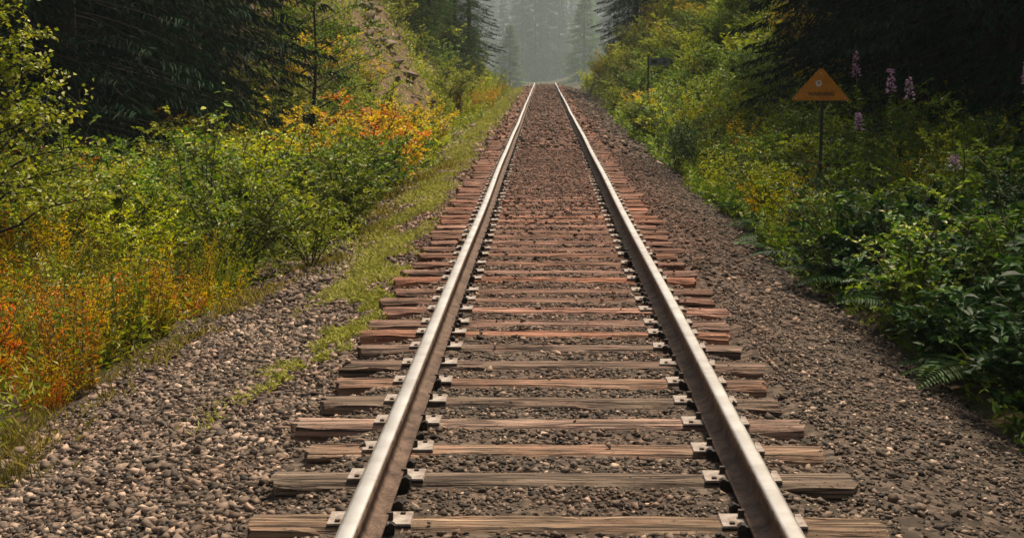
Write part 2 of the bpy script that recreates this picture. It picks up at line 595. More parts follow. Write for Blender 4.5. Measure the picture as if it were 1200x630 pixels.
def shard(k):
    """an angular crushed stone: the hull of a few random points"""
    g = np.random.default_rng(900 + k)
    bm = bmesh.new()
    for p in g.uniform(-1, 1, (8, 3)):
        p = p / max(np.abs(p)) ** .6
        bm.verts.new(p * np.array([1, .62 + .3 * g.random(), .5 + .25 * g.random()]))
    r = bmesh.ops.convex_hull(bm, input=bm.verts)
    bmesh.ops.delete(bm, geom=[v for v in bm.verts if not v.link_faces], context='VERTS')
    bmesh.ops.triangulate(bm, faces=bm.faces)
    bm.verts.index_update()
    v = np.array([tuple(q.co) for q in bm.verts])
    f = np.array([[q.index for q in fc.verts] for fc in bm.faces])
    bm.free()
    v -= v.mean(0)
    return v / np.abs(v).max(), f


SHARDS = [shard(k) for k in range(NS)]

TIE_Y = [5.05] + [FPX * 1.745 * 1.0186 / (y - 72) - .238 for y in (608, 557, 522, 492, 467, 445, 424, 404, 388, 376, 361, 349, 338, 325, 316, 307, 297)]
while TIE_Y[-1] < 138:
    TIE_Y.append(TIE_Y[-1] + random.uniform(.47, .545))
TIE_Y = np.array(TIE_Y)


def in_view(x, y, z, m=40):
    p = project((x, y, z))
    return p is not None and -m < p[0] < 1200 + m and -m < p[1] < 630 + m


def rot_mats(n):
    a, b, c = rng.uniform(0, 2 * np.pi, n), rng.normal(0, .35, n), rng.normal(0, .35, n)
    ca, sa, cb, sb, cc, sc = np.cos(a), np.sin(a), np.cos(b), np.sin(b), np.cos(c), np.sin(c)
    m = np.empty((n, 3, 3))
    m[:, 0] = np.stack([ca * cb, ca * sb * sc - sa * cc, ca * sb * cc + sa * sc], 1)
    m[:, 1] = np.stack([sa * cb, sa * sb * sc + ca * cc, sa * sb * cc - ca * sc], 1)
    m[:, 2] = np.stack([-sb, cb * sc, cb * cc], 1)
    return m, np.stack([c, b, a], 1)


ROCK_L, ROCK_R = -3.2, 2.55


def scatter_stones(y0, y1, dens, smin, smax):
    """positions, sizes, tones of stones lying on the ballast between y0 and y1"""
    n = int((ROCK_R - ROCK_L) * (y1 - y0) * dens)
    x = rng.uniform(ROCK_L, ROCK_R, n)
    y = rng.uniform(y0, y1, n)
    s = rng.uniform(smin, smax, n) * np.where(x < -1.3, 1.18, np.where(x > 1.3, .85, .80)) * rng.choice([.5, .7, .9, 1.1, 1.3, 1.9], n, p=[.2, .22, .22, .18, .12, .06])
    # keep off the sleepers and the rails
    j = np.clip(np.searchsorted(TIE_Y, y), 1, len(TIE_Y) - 1)
    dy = np.minimum(np.abs(y - TIE_Y[j - 1]), np.abs(y - TIE_Y[j]))
    buried = sst(14, 24, y) * sst(.74, .50, np.abs(x)) * .75 + .03 * sst(9, 13, y) + .30 * sst(24, 40, y)
    on_tie = (dy < .100 + s * .75) & (np.abs(x) < 1.25)
    keep = ~(on_tie & (rng.uniform(0, 1, n) > buried + .002))
    keep &= ~((np.abs(np.abs(x) - .7535) < .085 + s * .6))
    # thinner cover in dirt patches, and litter on the right shoulder
    patch = noise2(x, y, .55, 11)
    keep &= rng.uniform(0, 1, n) < np.where(np.abs(x) < .7, .62 + .4 * (patch > -.2), np.where(x > 1.3, .58 + .35 * patch, .97))
    keep &= ~((x < -2.5) & (rng.uniform(0, 1, n) < sst(-2.5, -3.2, x) * .6))
    x, y, s = x[keep], y[keep], s[keep]
    z = ballast_z(x, y) + s * .18
    onb = (np.abs(x) < 1.24) & (np.min(np.abs(y[:, None] - TIE_Y[None, :]), 1) < .104)
    z = np.where(onb, np.maximum(z, .0 + s * .3), z)
    tone = np.clip(rng.normal(np.where(x < -1.3, .44, np.where(x > 1.3, .34, .36)), .26), 0, 1)
    return x, y, z, s, tone


xa, ya, za, sa_, ta = scatter_stones(4.6, 12, 2300, .0095, .0205)
inv = np.array([in_view(a, b, c) for a, b, c in zip(xa, ya, za)])
xa, ya, za, sa_, ta = xa[inv], ya[inv], za[inv], sa_[inv], ta[inv]
shape_i = rng.integers(0, NS, len(xa))
mats_a, eul_a = rot_mats(len(xa))
depth = np.hypot(ya, 1.7)
px_size = np.where([in_view(a, b, c, -4) for a, b, c in zip(xa, ya, za)], sa_ / depth, 0)
order = np.argsort(-px_size)
singles, rest = order[:298], order[298:]
# the stones that show largest lie singly in the ballast
tones = [.2, .4, .55, .7, .88]
stone_me = {}
for i in singles:
    q = int(np.argmin([abs(ta[i] - tn) for tn in tones]))
    key = (int(shape_i[i]), q)
    if key not in stone_me:
        stone_me[key] = raw_mesh('stone', SHARDS[key[0]][0], SHARDS[key[0]][1], M['stone'], np.full(len(SHARDS[key[0]][0]), tones[q]))
    link('stone', stone_me[key], ballast, (xa[i], ya[i], za[i]), Euler(eul_a[i]), sa_[i])


def stones_mesh(name, x, y, z, s, tone, si, mats):
    V, F, T, b = [], [], [], 0
    pos = np.stack([x, y, z], 1)
    for k in range(NS):
        m = si == k
        if not m.any():
            continue
        v0, f0 = SHARDS[k]
        v = np.einsum('nij,nkj->nki', mats[m], v0[None] * s[m][:, None, None]) + pos[m][:, None, :]
        nv, n = len(v0), int(m.sum())
        V.append(v.reshape(-1, 3))
        F.append((f0[None] + (np.arange(n) * nv)[:, None, None]).reshape(-1, 3) + b)
        T.append(np.repeat(tone[m], nv))
        b += n * nv
    return raw_mesh(name, np.concatenate(V), np.concatenate(F), M['stone'], np.concatenate(T))


xb, yb, zb, sb_, tb = scatter_stones(12, 30, 640, .0135, .027)
xc, yc, zc, sc_, tc_ = scatter_stones(30, 66, 80, .03, .06)
xd, yd, zd, sd_, td = scatter_stones(66, 118, 34, .035, .075)
gr = link('loose_gravel', stones_mesh('loose_gravel', xa[rest], ya[rest], za[rest], sa_[rest], ta[rest], shape_i[rest], mats_a[rest]), ballast)
gr['kind'] = 'stuff'
mb, _ = rot_mats(len(xb))
gr = link('distant_gravel', stones_mesh('distant_gravel', xb, yb, zb, sb_, tb, rng.integers(0, NS, len(xb)), mb), ballast)
gr['kind'] = 'stuff'
mc, _ = rot_mats(len(xc))
gr = link('distant_gravel', stones_mesh('distant_gravel', xc, yc, zc, sc_, tc_, rng.integers(0, NS, len(xc)), mc), ballast)
gr['kind'] = 'stuff'

md_, _ = rot_mats(len(xd))
gr = link('distant_gravel', stones_mesh('distant_gravel', xd, yd, zd, sd_, td, rng.integers(0, NS, len(xd)), md_), ballast)
gr['kind'] = 'stuff'

# ------------------------------------------------------------------ the railway track
track = link('railway_track', None, loc=(0, 0, 0))
tag(track, 'straight single railway track with polished rails on weathered wooden sleepers', 'railway track')

# rail: head, web and foot, the running surface polished
prof = [(-.070, .015), (.070, .015), (.070, .026), (.020, .040), (.0085, .056), (.0085, .130), (.030, .140), (.0355, .148), (.0355, .170),
        (.031, .177), (.020, .180), (-.020, .180), (-.031, .177), (-.0355, .170), (-.0355, .148), (-.030, .140), (-.0085, .130), (-.0085, .056),
        (-.020, .040), (-.070, .026)]
PTS = np.array(prof)
npf = len(prof)
ry = np.concatenate([np.arange(-4, 40, .8), np.arange(40, 146, 2.0)])
for side in (-1, 1):
    wob = .006 * np.sin(ry * .21 + side) + .004 * np.sin(ry * .57 + 2 * side)
    wz = .004 * np.sin(ry * .33 + 1.3 * side)
    v = np.empty((len(ry), npf, 3))
    v[:, :, 0] = side * .7535 + PTS[None, :, 0] + wob[:, None]
    v[:, :, 1] = ry[:, None]
    v[:, :, 2] = PTS[None, :, 1] + (drop(ry) + wz)[:, None]
    a = (np.arange(len(ry) - 1)[:, None] * npf + np.arange(npf)[None, :])
    b = (np.arange(len(ry) - 1)[:, None] * npf + (np.arange(npf)[None, :] + 1) % npf)
    f = np.stack([a, b, b + npf, a + npf], 2).reshape(-1, 4)
    me = raw_mesh('rail', v.reshape(-1, 3), f, [M['rail_rust'], M['steel_top']])
    mi = np.zeros((len(ry) - 1, npf), dtype=np.int32)
    mi[:, 9:12] = 1
    me.polygons.foreach_set('material_index', mi.ravel())
    rail = link('rail', me, track)
    if side < 0:
        rail_l = rail
    else:
        rail_r = rail


def tie_mesh(k):
    g = np.random.default_rng(100 + k)
    L, W = 2.39 + g.uniform(-.07, .06), .205 + g.uniform(-.022, .014)
    nl = 44
    xs_ = np.linspace(-L / 2, L / 2, nl)
    ny_ = 9
    ys_ = np.linspace(-W / 2, W / 2, ny_)
    top = np.zeros((nl, ny_))
    edge = np.abs(np.linspace(-1, 1, ny_)) ** 6
    top -= edge[None, :] * (.012 + .022 * (noise2(xs_, xs_ * 0 + k, .18, k)[:, None] + .6).clip(0, 2))
    for c in range(g.integers(2, 5)):                           # lengthwise splits
        j = g.integers(2, ny_ - 2)
        a0, a1 = np.sort(g.uniform(-L / 2, L / 2, 2))
        w = sst(a0, a0 + .15, xs_) * (1 - sst(a1 - .15, a1, xs_))
        if g.random() < .5:
            w = np.maximum(w, sst(L / 2 - .55, L / 2 - .3, xs_ * (1 if g.random() < .5 else -1)))
        top[:, j] -= w * g.uniform(.008, .026) * (.7 + .5 * noise2(xs_, xs_ * 0, .1, k + c))
    top += .0035 * noise2(xs_[:, None] * np.ones(ny_), ys_[None, :] * 6 * np.ones((nl, 1)), .12, k + 3)
    wy = 1 + .045 * noise2(xs_, xs_ * 0, .25, k + 5) + .03 * noise2(xs_, xs_ * 0, .06, k + 8)
    V = np.zeros((nl, ny_ + 2, 3))
    V[:, :ny_, 0] = xs_[:, None]
    V[:, :ny_, 1] = ys_[None, :] * wy[:, None]
    V[:, :ny_, 2] = top
    V[:, ny_, :] = np.stack([xs_, W / 2 * wy * 1.0, np.full(nl, -.17)], 1)
    V[:, ny_ + 1, :] = np.stack([xs_, -W / 2 * wy * 1.0, np.full(nl, -.17)], 1)
    rag = g.uniform(-.035, .015, ny_ + 2)                         # ragged ends
    V[0, :, 0] += rag
    V[1, :, 0] += rag * .4
    rag2 = g.uniform(-.015, .035, ny_ + 2)
    V[-1, :, 0] += rag2
    n = ny_ + 2
    a = np.arange(nl - 1)[:, None] * n + np.arange(n)[None, :]
    b = np.arange(nl - 1)[:, None] * n + (np.arange(n)[None, :] + 1) % n
    f = np.stack([b, a, a + n, b + n], 2).reshape(-1, 4).tolist()
    f.append(list(range(n)))
    f.append([(nl - 1) * n + i for i in reversed(range(n))])
    me = bpy.data.meshes.new('sleeper')
    me.from_pydata(V.reshape(-1, 3).tolist(), [], f)
    me.materials.append(M['tie'])
    me.update()
    return me


tie_meshes = [tie_mesh(k) for k in range(14)]

pm = Mesh()
pm.box((0, 0, .0050), (.325, .165, .0080), top=.98)
for sx in (-1, 1):
    for yy in (-.05, .05):
        if (sx, yy) in ((-1, .05), (1, -.05)):
            continue
        pm.box((sx * .122, yy, .012), (.019, .019, .009), mi=1)
    pm.box((sx * .078, -.03 * sx, .024), (.024, .022, .032), mi=1)
plate_me = pm.mesh('tie_plate', [M['plate'], M['spike']])

am = Mesh()
am.prism([(-.030, -.045), (.022, -.050), (.038, -.020), (.036, .014), (.014, .026), (-.012, .020), (-.034, .012)], -.020, .020)
am.prism([(.004, .012), (.034, .004), (.040, .020), (.020, .034), (.004, .030)], -.026, .026)
anchor_me = am.mesh('rail_anchor', [M['iron']])

n_plate = 0
for i, y in enumerate(TIE_Y):
    z = float(drop(y)) - random.uniform(0, .012)
    flip = random.choice((0, math.pi))
    tie = link('sleeper', tie_meshes[(i * 5 + random.randint(0, 1)) % len(tie_meshes)], track,
               (-.03 + random.uniform(-.045, .04), y, z), (random.gauss(0, .012), 0, flip + random.gauss(0, .010)))
    if n_plate < 292 and y < 80:
        for s in (-1, 1):
            p = link('tie_plate', plate_me, tie)
            want = Matrix.Translation((s * .7535, y, z + .001)) @ Matrix.Rotation(random.gauss(0, .03), 4, 'Z')
            p.matrix_parent_inverse = tie.matrix_basis.inverted()
            p.matrix_basis = want
            n_plate += 1
    if y < 34:
        for s, rail in ((-1, rail_l), (1, rail_r)):
            if random.random() < .18:
                continue
            for dy in ((-.14, .14) if random.random() < .3 else (random.choice((-.14, .14)),)):
                a = link('rail_anchor', anchor_me, rail, (-.0 + s * (.7535 - .082), y + dy, z + .012),
                         (0, 0, random.gauss(0, .15) if s < 0 else math.pi + random.gauss(0, .15)), random.uniform(.6, .85))

# ------------------------------------------------------------------ plant building blocks
def unit(v):
    return v / np.maximum(1e-9, np.linalg.norm(v, axis=-1, keepdims=True))


def leaves(base, d, L, W, tint, g, flat=.6, fold=.18, droop=.15):
    """folded lozenge leaves: base (n,3), direction (n,3) -> verts, tris, tint"""
    n = len(base)
    d = unit(d)
    up = unit(np.array([0, 0, 1.0]) * flat + g.normal(0, .45, (n, 3)))
    s = unit(np.cross(d, up))
    up = unit(np.cross(s, d))
    L = np.broadcast_to(L, n)[:, None]
    W = np.broadcast_to(W, n)[:, None]
    m = base + d * L * .45 + up * W * fold
    v = np.empty((n, 4, 3))
    v[:, 0] = base
    v[:, 1] = m + s * W * .5
    v[:, 2] = base + d * L - up * L * droop
    v[:, 3] = m - s * W * .5
    o = np.arange(n)[:, None] * 4
    f = np.concatenate([o + [[0, 1, 2]], o + [[0, 2, 3]]], 0)
    return v.reshape(-1, 3), f, np.repeat(tint, 4)


def tubes(paths, radii, k=5):
    """tapered tubes along polylines"""
    V, F, b = [], [], 0
    ang = np.arange(k) * 2 * np.pi / k
    for P, r in zip(paths, radii):
        P = np.asarray(P, float)
        n = len(P)
        T = unit(np.gradient(P, axis=0))
        ref = np.where(np.abs(T[:, 2:3]) > .9, np.array([[1.0, 0, 0]]), np.array([[0, 0, 1.0]]))
        A = unit(np.cross(T, ref))
        B = np.cross(T, A)
        rr = np.broadcast_to(r, n)[:, None, None]
        ring = P[:, None, :] + rr * (np.cos(ang)[None, :, None] * A[:, None, :] + np.sin(ang)[None, :, None] * B[:, None, :])
        V.append(ring.reshape(-1, 3))
        i = np.arange(n - 1)[:, None] * k + np.arange(k)[None, :]
        j = np.arange(n - 1)[:, None] * k + (np.arange(k)[None, :] + 1) % k
        F.append(np.stack([i, j, j + k, i + k], 2).reshape(-1, 4) + b)
        b += n * k
    return np.concatenate(V), np.concatenate(F)


def join(parts):
    V, F, T, b = [], [], [], 0
    for v, f, t in parts:
        V.append(v)
        F.append(f + b)
        T.append(t)
        b += len(v)
    return np.concatenate(V), np.concatenate(F), np.concatenate(T)


def along(P, t):
    n = len(P) - 1
    q = np.clip(t * n, 0, n - 1e-6)
    i = q.astype(int)
    f = (q - i)[:, None]
    return P[i] * (1 - f) + P[i + 1] * f, unit(P[i + 1] - P[i])


def shrub_proto(seed, h, r, nst, ntw, nlf, L, W, spread=1.0):
    """many-stemmed broad-leaved shrub"""
    g = np.random.default_rng(seed)
    paths, rad, lv = [], [], []
    for k in range(nst):
        a = g.uniform(0, 2 * np.pi)
        e = g.uniform(.25, 1.0) ** .7 * r * spread
        hh = h * g.uniform(.55, 1.0) * (1 - .35 * (e / r) ** 2)
        t = np.linspace(0, 1, 7)
        P = np.stack([np.cos(a) * e * t ** 1.3, np.sin(a) * e * t ** 1.3, hh * t ** .85], 1) + g.normal(0, .03, (7, 3)) * t[:, None] * h
        P[0] = (np.cos(a) * .05, np.sin(a) * .05, -.05)
        paths.append(P)
        rad.append(np.linspace(.011, .003, 7) * h)
        for q in range(ntw):
            tt = g.uniform(.22, 1.0)
            b0, d0 = along(P, np.array([tt]))
            a2 = g.uniform(0, 2 * np.pi)
            dd = unit(d0[0] * .5 + np.array([np.cos(a2), np.sin(a2), g.uniform(-.1, .7)]))
            ln = h * g.uniform(.12, .30) * (1.15 - tt * .5)
            s = np.linspace(0, 1, 4)
            Q = b0 + dd[None] * (s * ln)[:, None] + np.array([0, 0, -1.0]) * (s ** 2 * ln * .12)[:, None]
            paths.append(Q)
            rad.append(np.linspace(.004, .0016, 4) * h)
            lt = np.linspace(.15, 1, nlf) + g.normal(0, .03, nlf)
            pb, pd = along(Q, np.clip(lt, 0, 1))
            sgn = np.where(np.arange(nlf) % 2, 1, -1)[:, None]
            side = unit(np.cross(pd, np.array([0, 0, 1.0])) + 1e-6)
            d = pd * .55 + side * sgn * .8 + g.normal(0, .3, (nlf, 3))
            hz = (pb[:, 2] / h)
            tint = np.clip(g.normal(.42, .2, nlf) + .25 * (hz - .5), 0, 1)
            lv.append(leaves(pb, d, L * g.uniform(.6, 1.2, nlf), W * g.uniform(.7, 1.15, nlf), tint, g))
    v, f, t = join(lv)
    sv, sf = tubes(paths, rad, 4)
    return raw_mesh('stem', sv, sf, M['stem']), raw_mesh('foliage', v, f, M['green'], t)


def herb_proto(seed, h, r, nst, nlf, L, W, lean=.35, up=.6, fine=False):
    """clump of upright stems with narrow leaves"""
    g = np.random.default_rng(seed)
    paths, rad, lv = [], [], []
    for k in range(nst):
        a = g.uniform(0, 2 * np.pi)
        e = r * g.uniform(0, 1) ** .5
        hh = h * g.uniform(.55, 1.05)
        t = np.linspace(0, 1, 6)
        b0 = np.array([np.cos(a) * e * .55, np.sin(a) * e * .55, -.04])
        ld = np.array([np.cos(a + g.normal(0, .6)), np.sin(a + g.normal(0, .6)), 0]) * lean * hh * g.uniform(.2, 1)
        P = b0 + ld[None] * (t ** 1.8)[:, None] + np.array([0, 0, 1.0]) * (hh * t)[:, None] + g.normal(0, .012, (6, 3)) * t[:, None]
        paths.append(P)
        rad.append(np.linspace(.0045, .0018, 6))
        lt = g.uniform(.12, 1, nlf)
        pb, pd = along(P, lt)
        aa = g.uniform(0, 2 * np.pi, nlf)
        out = np.stack([np.cos(aa), np.sin(aa), np.zeros(nlf)], 1)
        d = out * .85 + np.array([0, 0, up]) + g.normal(0, .2, (nlf, 3))
        sz = (1.1 - .55 * lt)
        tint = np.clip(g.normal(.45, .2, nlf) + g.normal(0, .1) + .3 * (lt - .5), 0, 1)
        lv.append(leaves(pb, d, L * sz * g.uniform(.6, 1.2, nlf), W * sz * g.uniform(.7, 1.2, nlf), tint, g, droop=.25))
    v, f, t = join(lv)
    sv, sf = tubes(paths, rad, 3)
    return raw_mesh('stem', sv, sf, M['stem']), raw_mesh('foliage', v, f, M['green'], t)


def conifer_proto(seed, h, rbase, nwh, nper, ntw, L, W, low=.03, rough=.25):
    """conifer with whorls of drooping boughs, each carrying rows of needle twigs"""
    g = np.random.default_rng(seed)
    lv, paths, rad = [], [], []
    tz = np.linspace(0, 1, 12)
    trunk = np.stack([.02 * h * np.sin(tz * 2) * g.normal(0, .3), .01 * h * np.sin(tz * 3) * g.normal(0, .3), h * tz - .1], 1).reshape(12, 3)
    paths.append(trunk)
    rad.append(np.maximum(.012 * h * (1 - tz) + .01, .01))
    for w in range(nwh):
        u = low + (1 - low) * (w + g.uniform(0, 1)) / nwh
        for b in range(nper):
            a = g.uniform(0, 2 * np.pi)
            uu = u + g.normal(0, .006)
            if uu >= .995:
                continue
            bl = rbase * (1 - uu) ** .8 * g.uniform(1 - rough, 1 + rough * .6) * (.75 + .25 * min(1, uu / .12)) + .12
            z0 = uu * h
            s = np.linspace(0, 1, 6)
            el = .30 * (uu - .35)
            P = np.stack([np.cos(a) * bl * s, np.sin(a) * bl * s, z0 + bl * (el * s - .34 * s ** 2 + .12 * s ** 4)], 1)
            paths.append(P[:5])
            rad.append(np.linspace(.012, .004, 5) * (.4 + bl * .4))
            n = int(ntw * (.35 + .65 * bl / rbase))
            lt = np.sqrt(g.uniform(.03, 1, n))
            pb, pd = along(P, lt)
            sgn = np.where(g.uniform(0, 1, n) < .5, 1, -1)[:, None]
            side = unit(np.cross(pd, np.array([0, 0, 1.0])))
            reach = (1.1 - lt) * bl * .42
            off = g.uniform(0, 1, n)
            pb = pb + (side * sgn * .8 + pd * .6) * (reach * off)[:, None] - np.array([0, 0, 1.0]) * (reach * off * .25)[:, None]
            d = pd * .75 + side * sgn * .75 - np.array([0, 0, .38]) + g.normal(0, .22, (n, 3))
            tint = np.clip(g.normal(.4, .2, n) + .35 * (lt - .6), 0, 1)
            lv.append(leaves(pb, d, L * g.uniform(.6, 1.3, n), W * g.uniform(.7, 1.2, n), tint, g, flat=1.0, droop=.2))
    v, f, t = join(lv)
    sv, sf = tubes(paths, rad, 5)
    return raw_mesh('trunk', sv, sf, M['bark']), raw_mesh('crown', v, f, M['fir'], t)


def tree_proto(seed, h, r, nlimb, ntw, nlf, L, W, low=.25):
    """broad-leaved tree"""
    g = np.random.default_rng(seed)
    lv, paths, rad = [], [], []
    tz = np.linspace(0, 1, 10)
    trunk = np.stack([.05 * h * np.sin(tz * 2.2) * g.normal(0, .5), .05 * h * np.sin(tz * 2.7) * g.normal(0, .5), h * .95 * tz - .1], 1).reshape(10, 3)
    paths.append(trunk)
    rad.append(.013 * h * (1 - tz) + .006)
    for k in range(nlimb):
        u = low + (1 - low) * (k + g.uniform(0, 1)) / nlimb
        b0, _ = along(trunk, np.array([u]))
        a = k * 2.4 + g.normal(0, .4)
        ln = r * (1.15 - .75 * u) * g.uniform(.7, 1.15)
        s = np.linspace(0, 1, 6)
        P = b0 + np.stack([np.cos(a) * ln * s, np.sin(a) * ln * s, ln * (.65 * s - .2 * s * s)], 1) + g.normal(0, .03 * ln, (6, 3)) * s[:, None]
        paths.append(P)
        rad.append(np.linspace(.0045 * h * (1.2 - u), .004, 6))
        for q in range(ntw):
            tt = g.uniform(.25, 1)
            c0, d0 = along(P, np.array([tt]))
            a2 = g.uniform(0, 2 * np.pi)
            dd = unit(d0[0] * .5 + np.array([np.cos(a2), np.sin(a2), g.uniform(-.3, .6)]))
            tl = ln * g.uniform(.18, .42)
            Q = c0 + dd[None] * (np.linspace(0, 1, 4) * tl)[:, None]
            paths.append(Q)
            rad.append(np.linspace(.006, .003, 4))
            pb, pd = along(Q, g.uniform(.1, 1, nlf))
            d = pd * .4 + g.normal(0, .6, (nlf, 3))
            tint = np.clip(g.normal(.42, .2, nlf) + g.normal(0, .12), 0, 1)
            lv.append(leaves(pb + g.normal(0, .03, (nlf, 3)), d, L * g.uniform(.6, 1.2, nlf), W * g.uniform(.7, 1.2, nlf), tint, g))
    v, f, t = join(lv)
    sv, sf = tubes(paths, rad, 5)
    return raw_mesh('trunk', sv, sf, M['bark']), raw_mesh('crown', v, f, M['green'], t)


def place(name, proto, names, loc, rz, sc, mat, label, cat, group, sink=.03):
    """a plant: an Empty at its base with stem and foliage that share the kind's meshes"""
    x, y = loc[:2]
    z = float(ground_z(x, y)) if len(loc) < 3 else loc[2]
    t = link(name, None, loc=(x, y, z - sink), rot=(0, 0, rz), scale=sc)
    tag(t, label, cat, group)
    link(names[0], proto[0], t)
    link(names[1], proto[1], t, mat=mat)
    return t


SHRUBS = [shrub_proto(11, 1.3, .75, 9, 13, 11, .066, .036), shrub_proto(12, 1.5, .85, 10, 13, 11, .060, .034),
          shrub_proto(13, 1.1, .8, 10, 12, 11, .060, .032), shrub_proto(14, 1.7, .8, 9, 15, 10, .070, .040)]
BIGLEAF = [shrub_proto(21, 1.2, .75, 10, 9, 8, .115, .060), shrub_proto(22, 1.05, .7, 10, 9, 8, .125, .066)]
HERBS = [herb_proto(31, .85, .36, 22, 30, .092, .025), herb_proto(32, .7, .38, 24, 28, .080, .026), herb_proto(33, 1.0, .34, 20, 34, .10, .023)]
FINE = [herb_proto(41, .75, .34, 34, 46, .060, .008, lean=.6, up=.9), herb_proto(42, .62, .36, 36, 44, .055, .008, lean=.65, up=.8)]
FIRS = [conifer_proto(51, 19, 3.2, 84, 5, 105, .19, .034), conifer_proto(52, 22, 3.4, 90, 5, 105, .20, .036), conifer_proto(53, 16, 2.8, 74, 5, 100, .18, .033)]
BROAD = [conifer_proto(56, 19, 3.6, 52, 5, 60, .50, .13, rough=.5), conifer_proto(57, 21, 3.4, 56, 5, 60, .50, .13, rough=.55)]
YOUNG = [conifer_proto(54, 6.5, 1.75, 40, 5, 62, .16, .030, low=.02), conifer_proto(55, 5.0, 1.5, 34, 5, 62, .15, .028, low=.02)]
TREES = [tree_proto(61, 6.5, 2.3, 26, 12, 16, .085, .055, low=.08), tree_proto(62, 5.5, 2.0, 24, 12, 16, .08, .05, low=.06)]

n_plants = [0]
COLOUR = {'leaf_green': 'green', 'leaf_dark_green': 'dark green', 'leaf_olive': 'olive', 'leaf_yellow_green': 'yellow-green', 'leaf_yellow': 'golden yellow', 'leaf_orange': 'orange'}


def sow(name, protos, names, x0, x1, y0, y1, dens, s0, s1, mats, label, cat, group, ok=None, seed=0, zmin=None):
    """a plant in every cell of a jittered grid that shows in the photograph"""
    g = random.Random(seed)
    st = 1 / math.sqrt(dens)
    made = []
    for i in range(int(math.ceil((x1 - x0) / st))):
        for j in range(int(math.ceil((y1 - y0) / st))):
            x = x0 + (i + g.random()) * st
            y = y0 + (j + g.random()) * st
            pr, mt, s, rz = g.choice(protos), g.choice(mats), g.uniform(s0, s1), g.uniform(0, 6.28)
            if x > x1 or y > y1 or (ok and not ok(x, y)):
                continue
            z = float(ground_z(x, y))
            if not any(in_view(x, y, z + q * s, 30) for q in (.1, .5, 1.0)):
                continue
            size = 'large' if s > s0 + .67 * (s1 - s0) else 'small' if s < s0 + .33 * (s1 - s0) else 'medium-sized'
            made.append(place(name, pr, names, (x, y), rz, (s, s, s * g.uniform(.85, 1.15)), mt, label.format(s=size, c=COLOUR[mt.name]), cat, group))
            n_plants[0] += 1
    return made


SF = ('stem', 'foliage')
TCN = ('trunk', 'crown')


def left_edge(y):
    """x of the plants' edge on the wide gravel side"""
    return -3.05 + .25 * math.sin(y * .5) + .75 * float(sst(14, 17, y)) - .15 * float(sst(30, 60, y))


def right_edge(y):
    return 2.46 + .12 * math.sin(y * .7 + 1) - .16 * float(sst(12, 17, y)) + .45 * float(sst(35, 80, y))


def gully(x, y):
    """bare scree chute down the cutting"""
    c = -3.6 - .42 * (52 - y) * -.25 if False else -4.6
    return 40 < y < 66 and abs((-x - 3.3) - (y - 43) * .22) < 1.5


L_OK = lambda x, y: x < left_edge(y) - .1 and not gully(x, y)
R_OK = lambda x, y: x > right_edge(y) + .12

# wide gravel side of the line
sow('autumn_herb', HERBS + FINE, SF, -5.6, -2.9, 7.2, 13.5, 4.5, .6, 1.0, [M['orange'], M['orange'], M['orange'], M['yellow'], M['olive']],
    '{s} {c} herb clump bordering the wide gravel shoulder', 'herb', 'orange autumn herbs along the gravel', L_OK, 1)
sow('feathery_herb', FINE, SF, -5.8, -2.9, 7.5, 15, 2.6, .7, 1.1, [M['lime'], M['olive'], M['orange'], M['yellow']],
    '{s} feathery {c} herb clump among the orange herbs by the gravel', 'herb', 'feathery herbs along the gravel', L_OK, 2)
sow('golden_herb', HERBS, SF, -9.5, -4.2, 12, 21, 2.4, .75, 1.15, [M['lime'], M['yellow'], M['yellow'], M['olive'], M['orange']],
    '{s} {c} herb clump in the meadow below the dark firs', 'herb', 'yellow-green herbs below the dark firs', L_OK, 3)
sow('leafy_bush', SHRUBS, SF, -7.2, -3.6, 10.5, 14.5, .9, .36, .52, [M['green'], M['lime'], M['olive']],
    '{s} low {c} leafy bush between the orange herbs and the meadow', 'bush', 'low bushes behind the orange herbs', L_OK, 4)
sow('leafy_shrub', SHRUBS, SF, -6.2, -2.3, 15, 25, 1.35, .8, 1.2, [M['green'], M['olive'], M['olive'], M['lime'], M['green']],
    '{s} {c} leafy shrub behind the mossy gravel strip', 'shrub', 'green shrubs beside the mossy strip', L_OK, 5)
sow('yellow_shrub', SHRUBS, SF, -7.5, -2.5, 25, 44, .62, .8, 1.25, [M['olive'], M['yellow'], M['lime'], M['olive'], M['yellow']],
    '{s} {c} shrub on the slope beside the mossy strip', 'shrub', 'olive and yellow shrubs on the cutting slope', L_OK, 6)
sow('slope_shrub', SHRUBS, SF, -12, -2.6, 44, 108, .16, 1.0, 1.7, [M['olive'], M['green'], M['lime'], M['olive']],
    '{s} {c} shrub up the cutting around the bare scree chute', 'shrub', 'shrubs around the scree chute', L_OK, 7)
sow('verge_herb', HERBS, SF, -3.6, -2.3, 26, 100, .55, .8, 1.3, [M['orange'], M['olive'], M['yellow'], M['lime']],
    '{s} {c} herb at the foot of the cutting by the mossy strip', 'herb', 'herbs at the foot of the cutting', L_OK, 8)

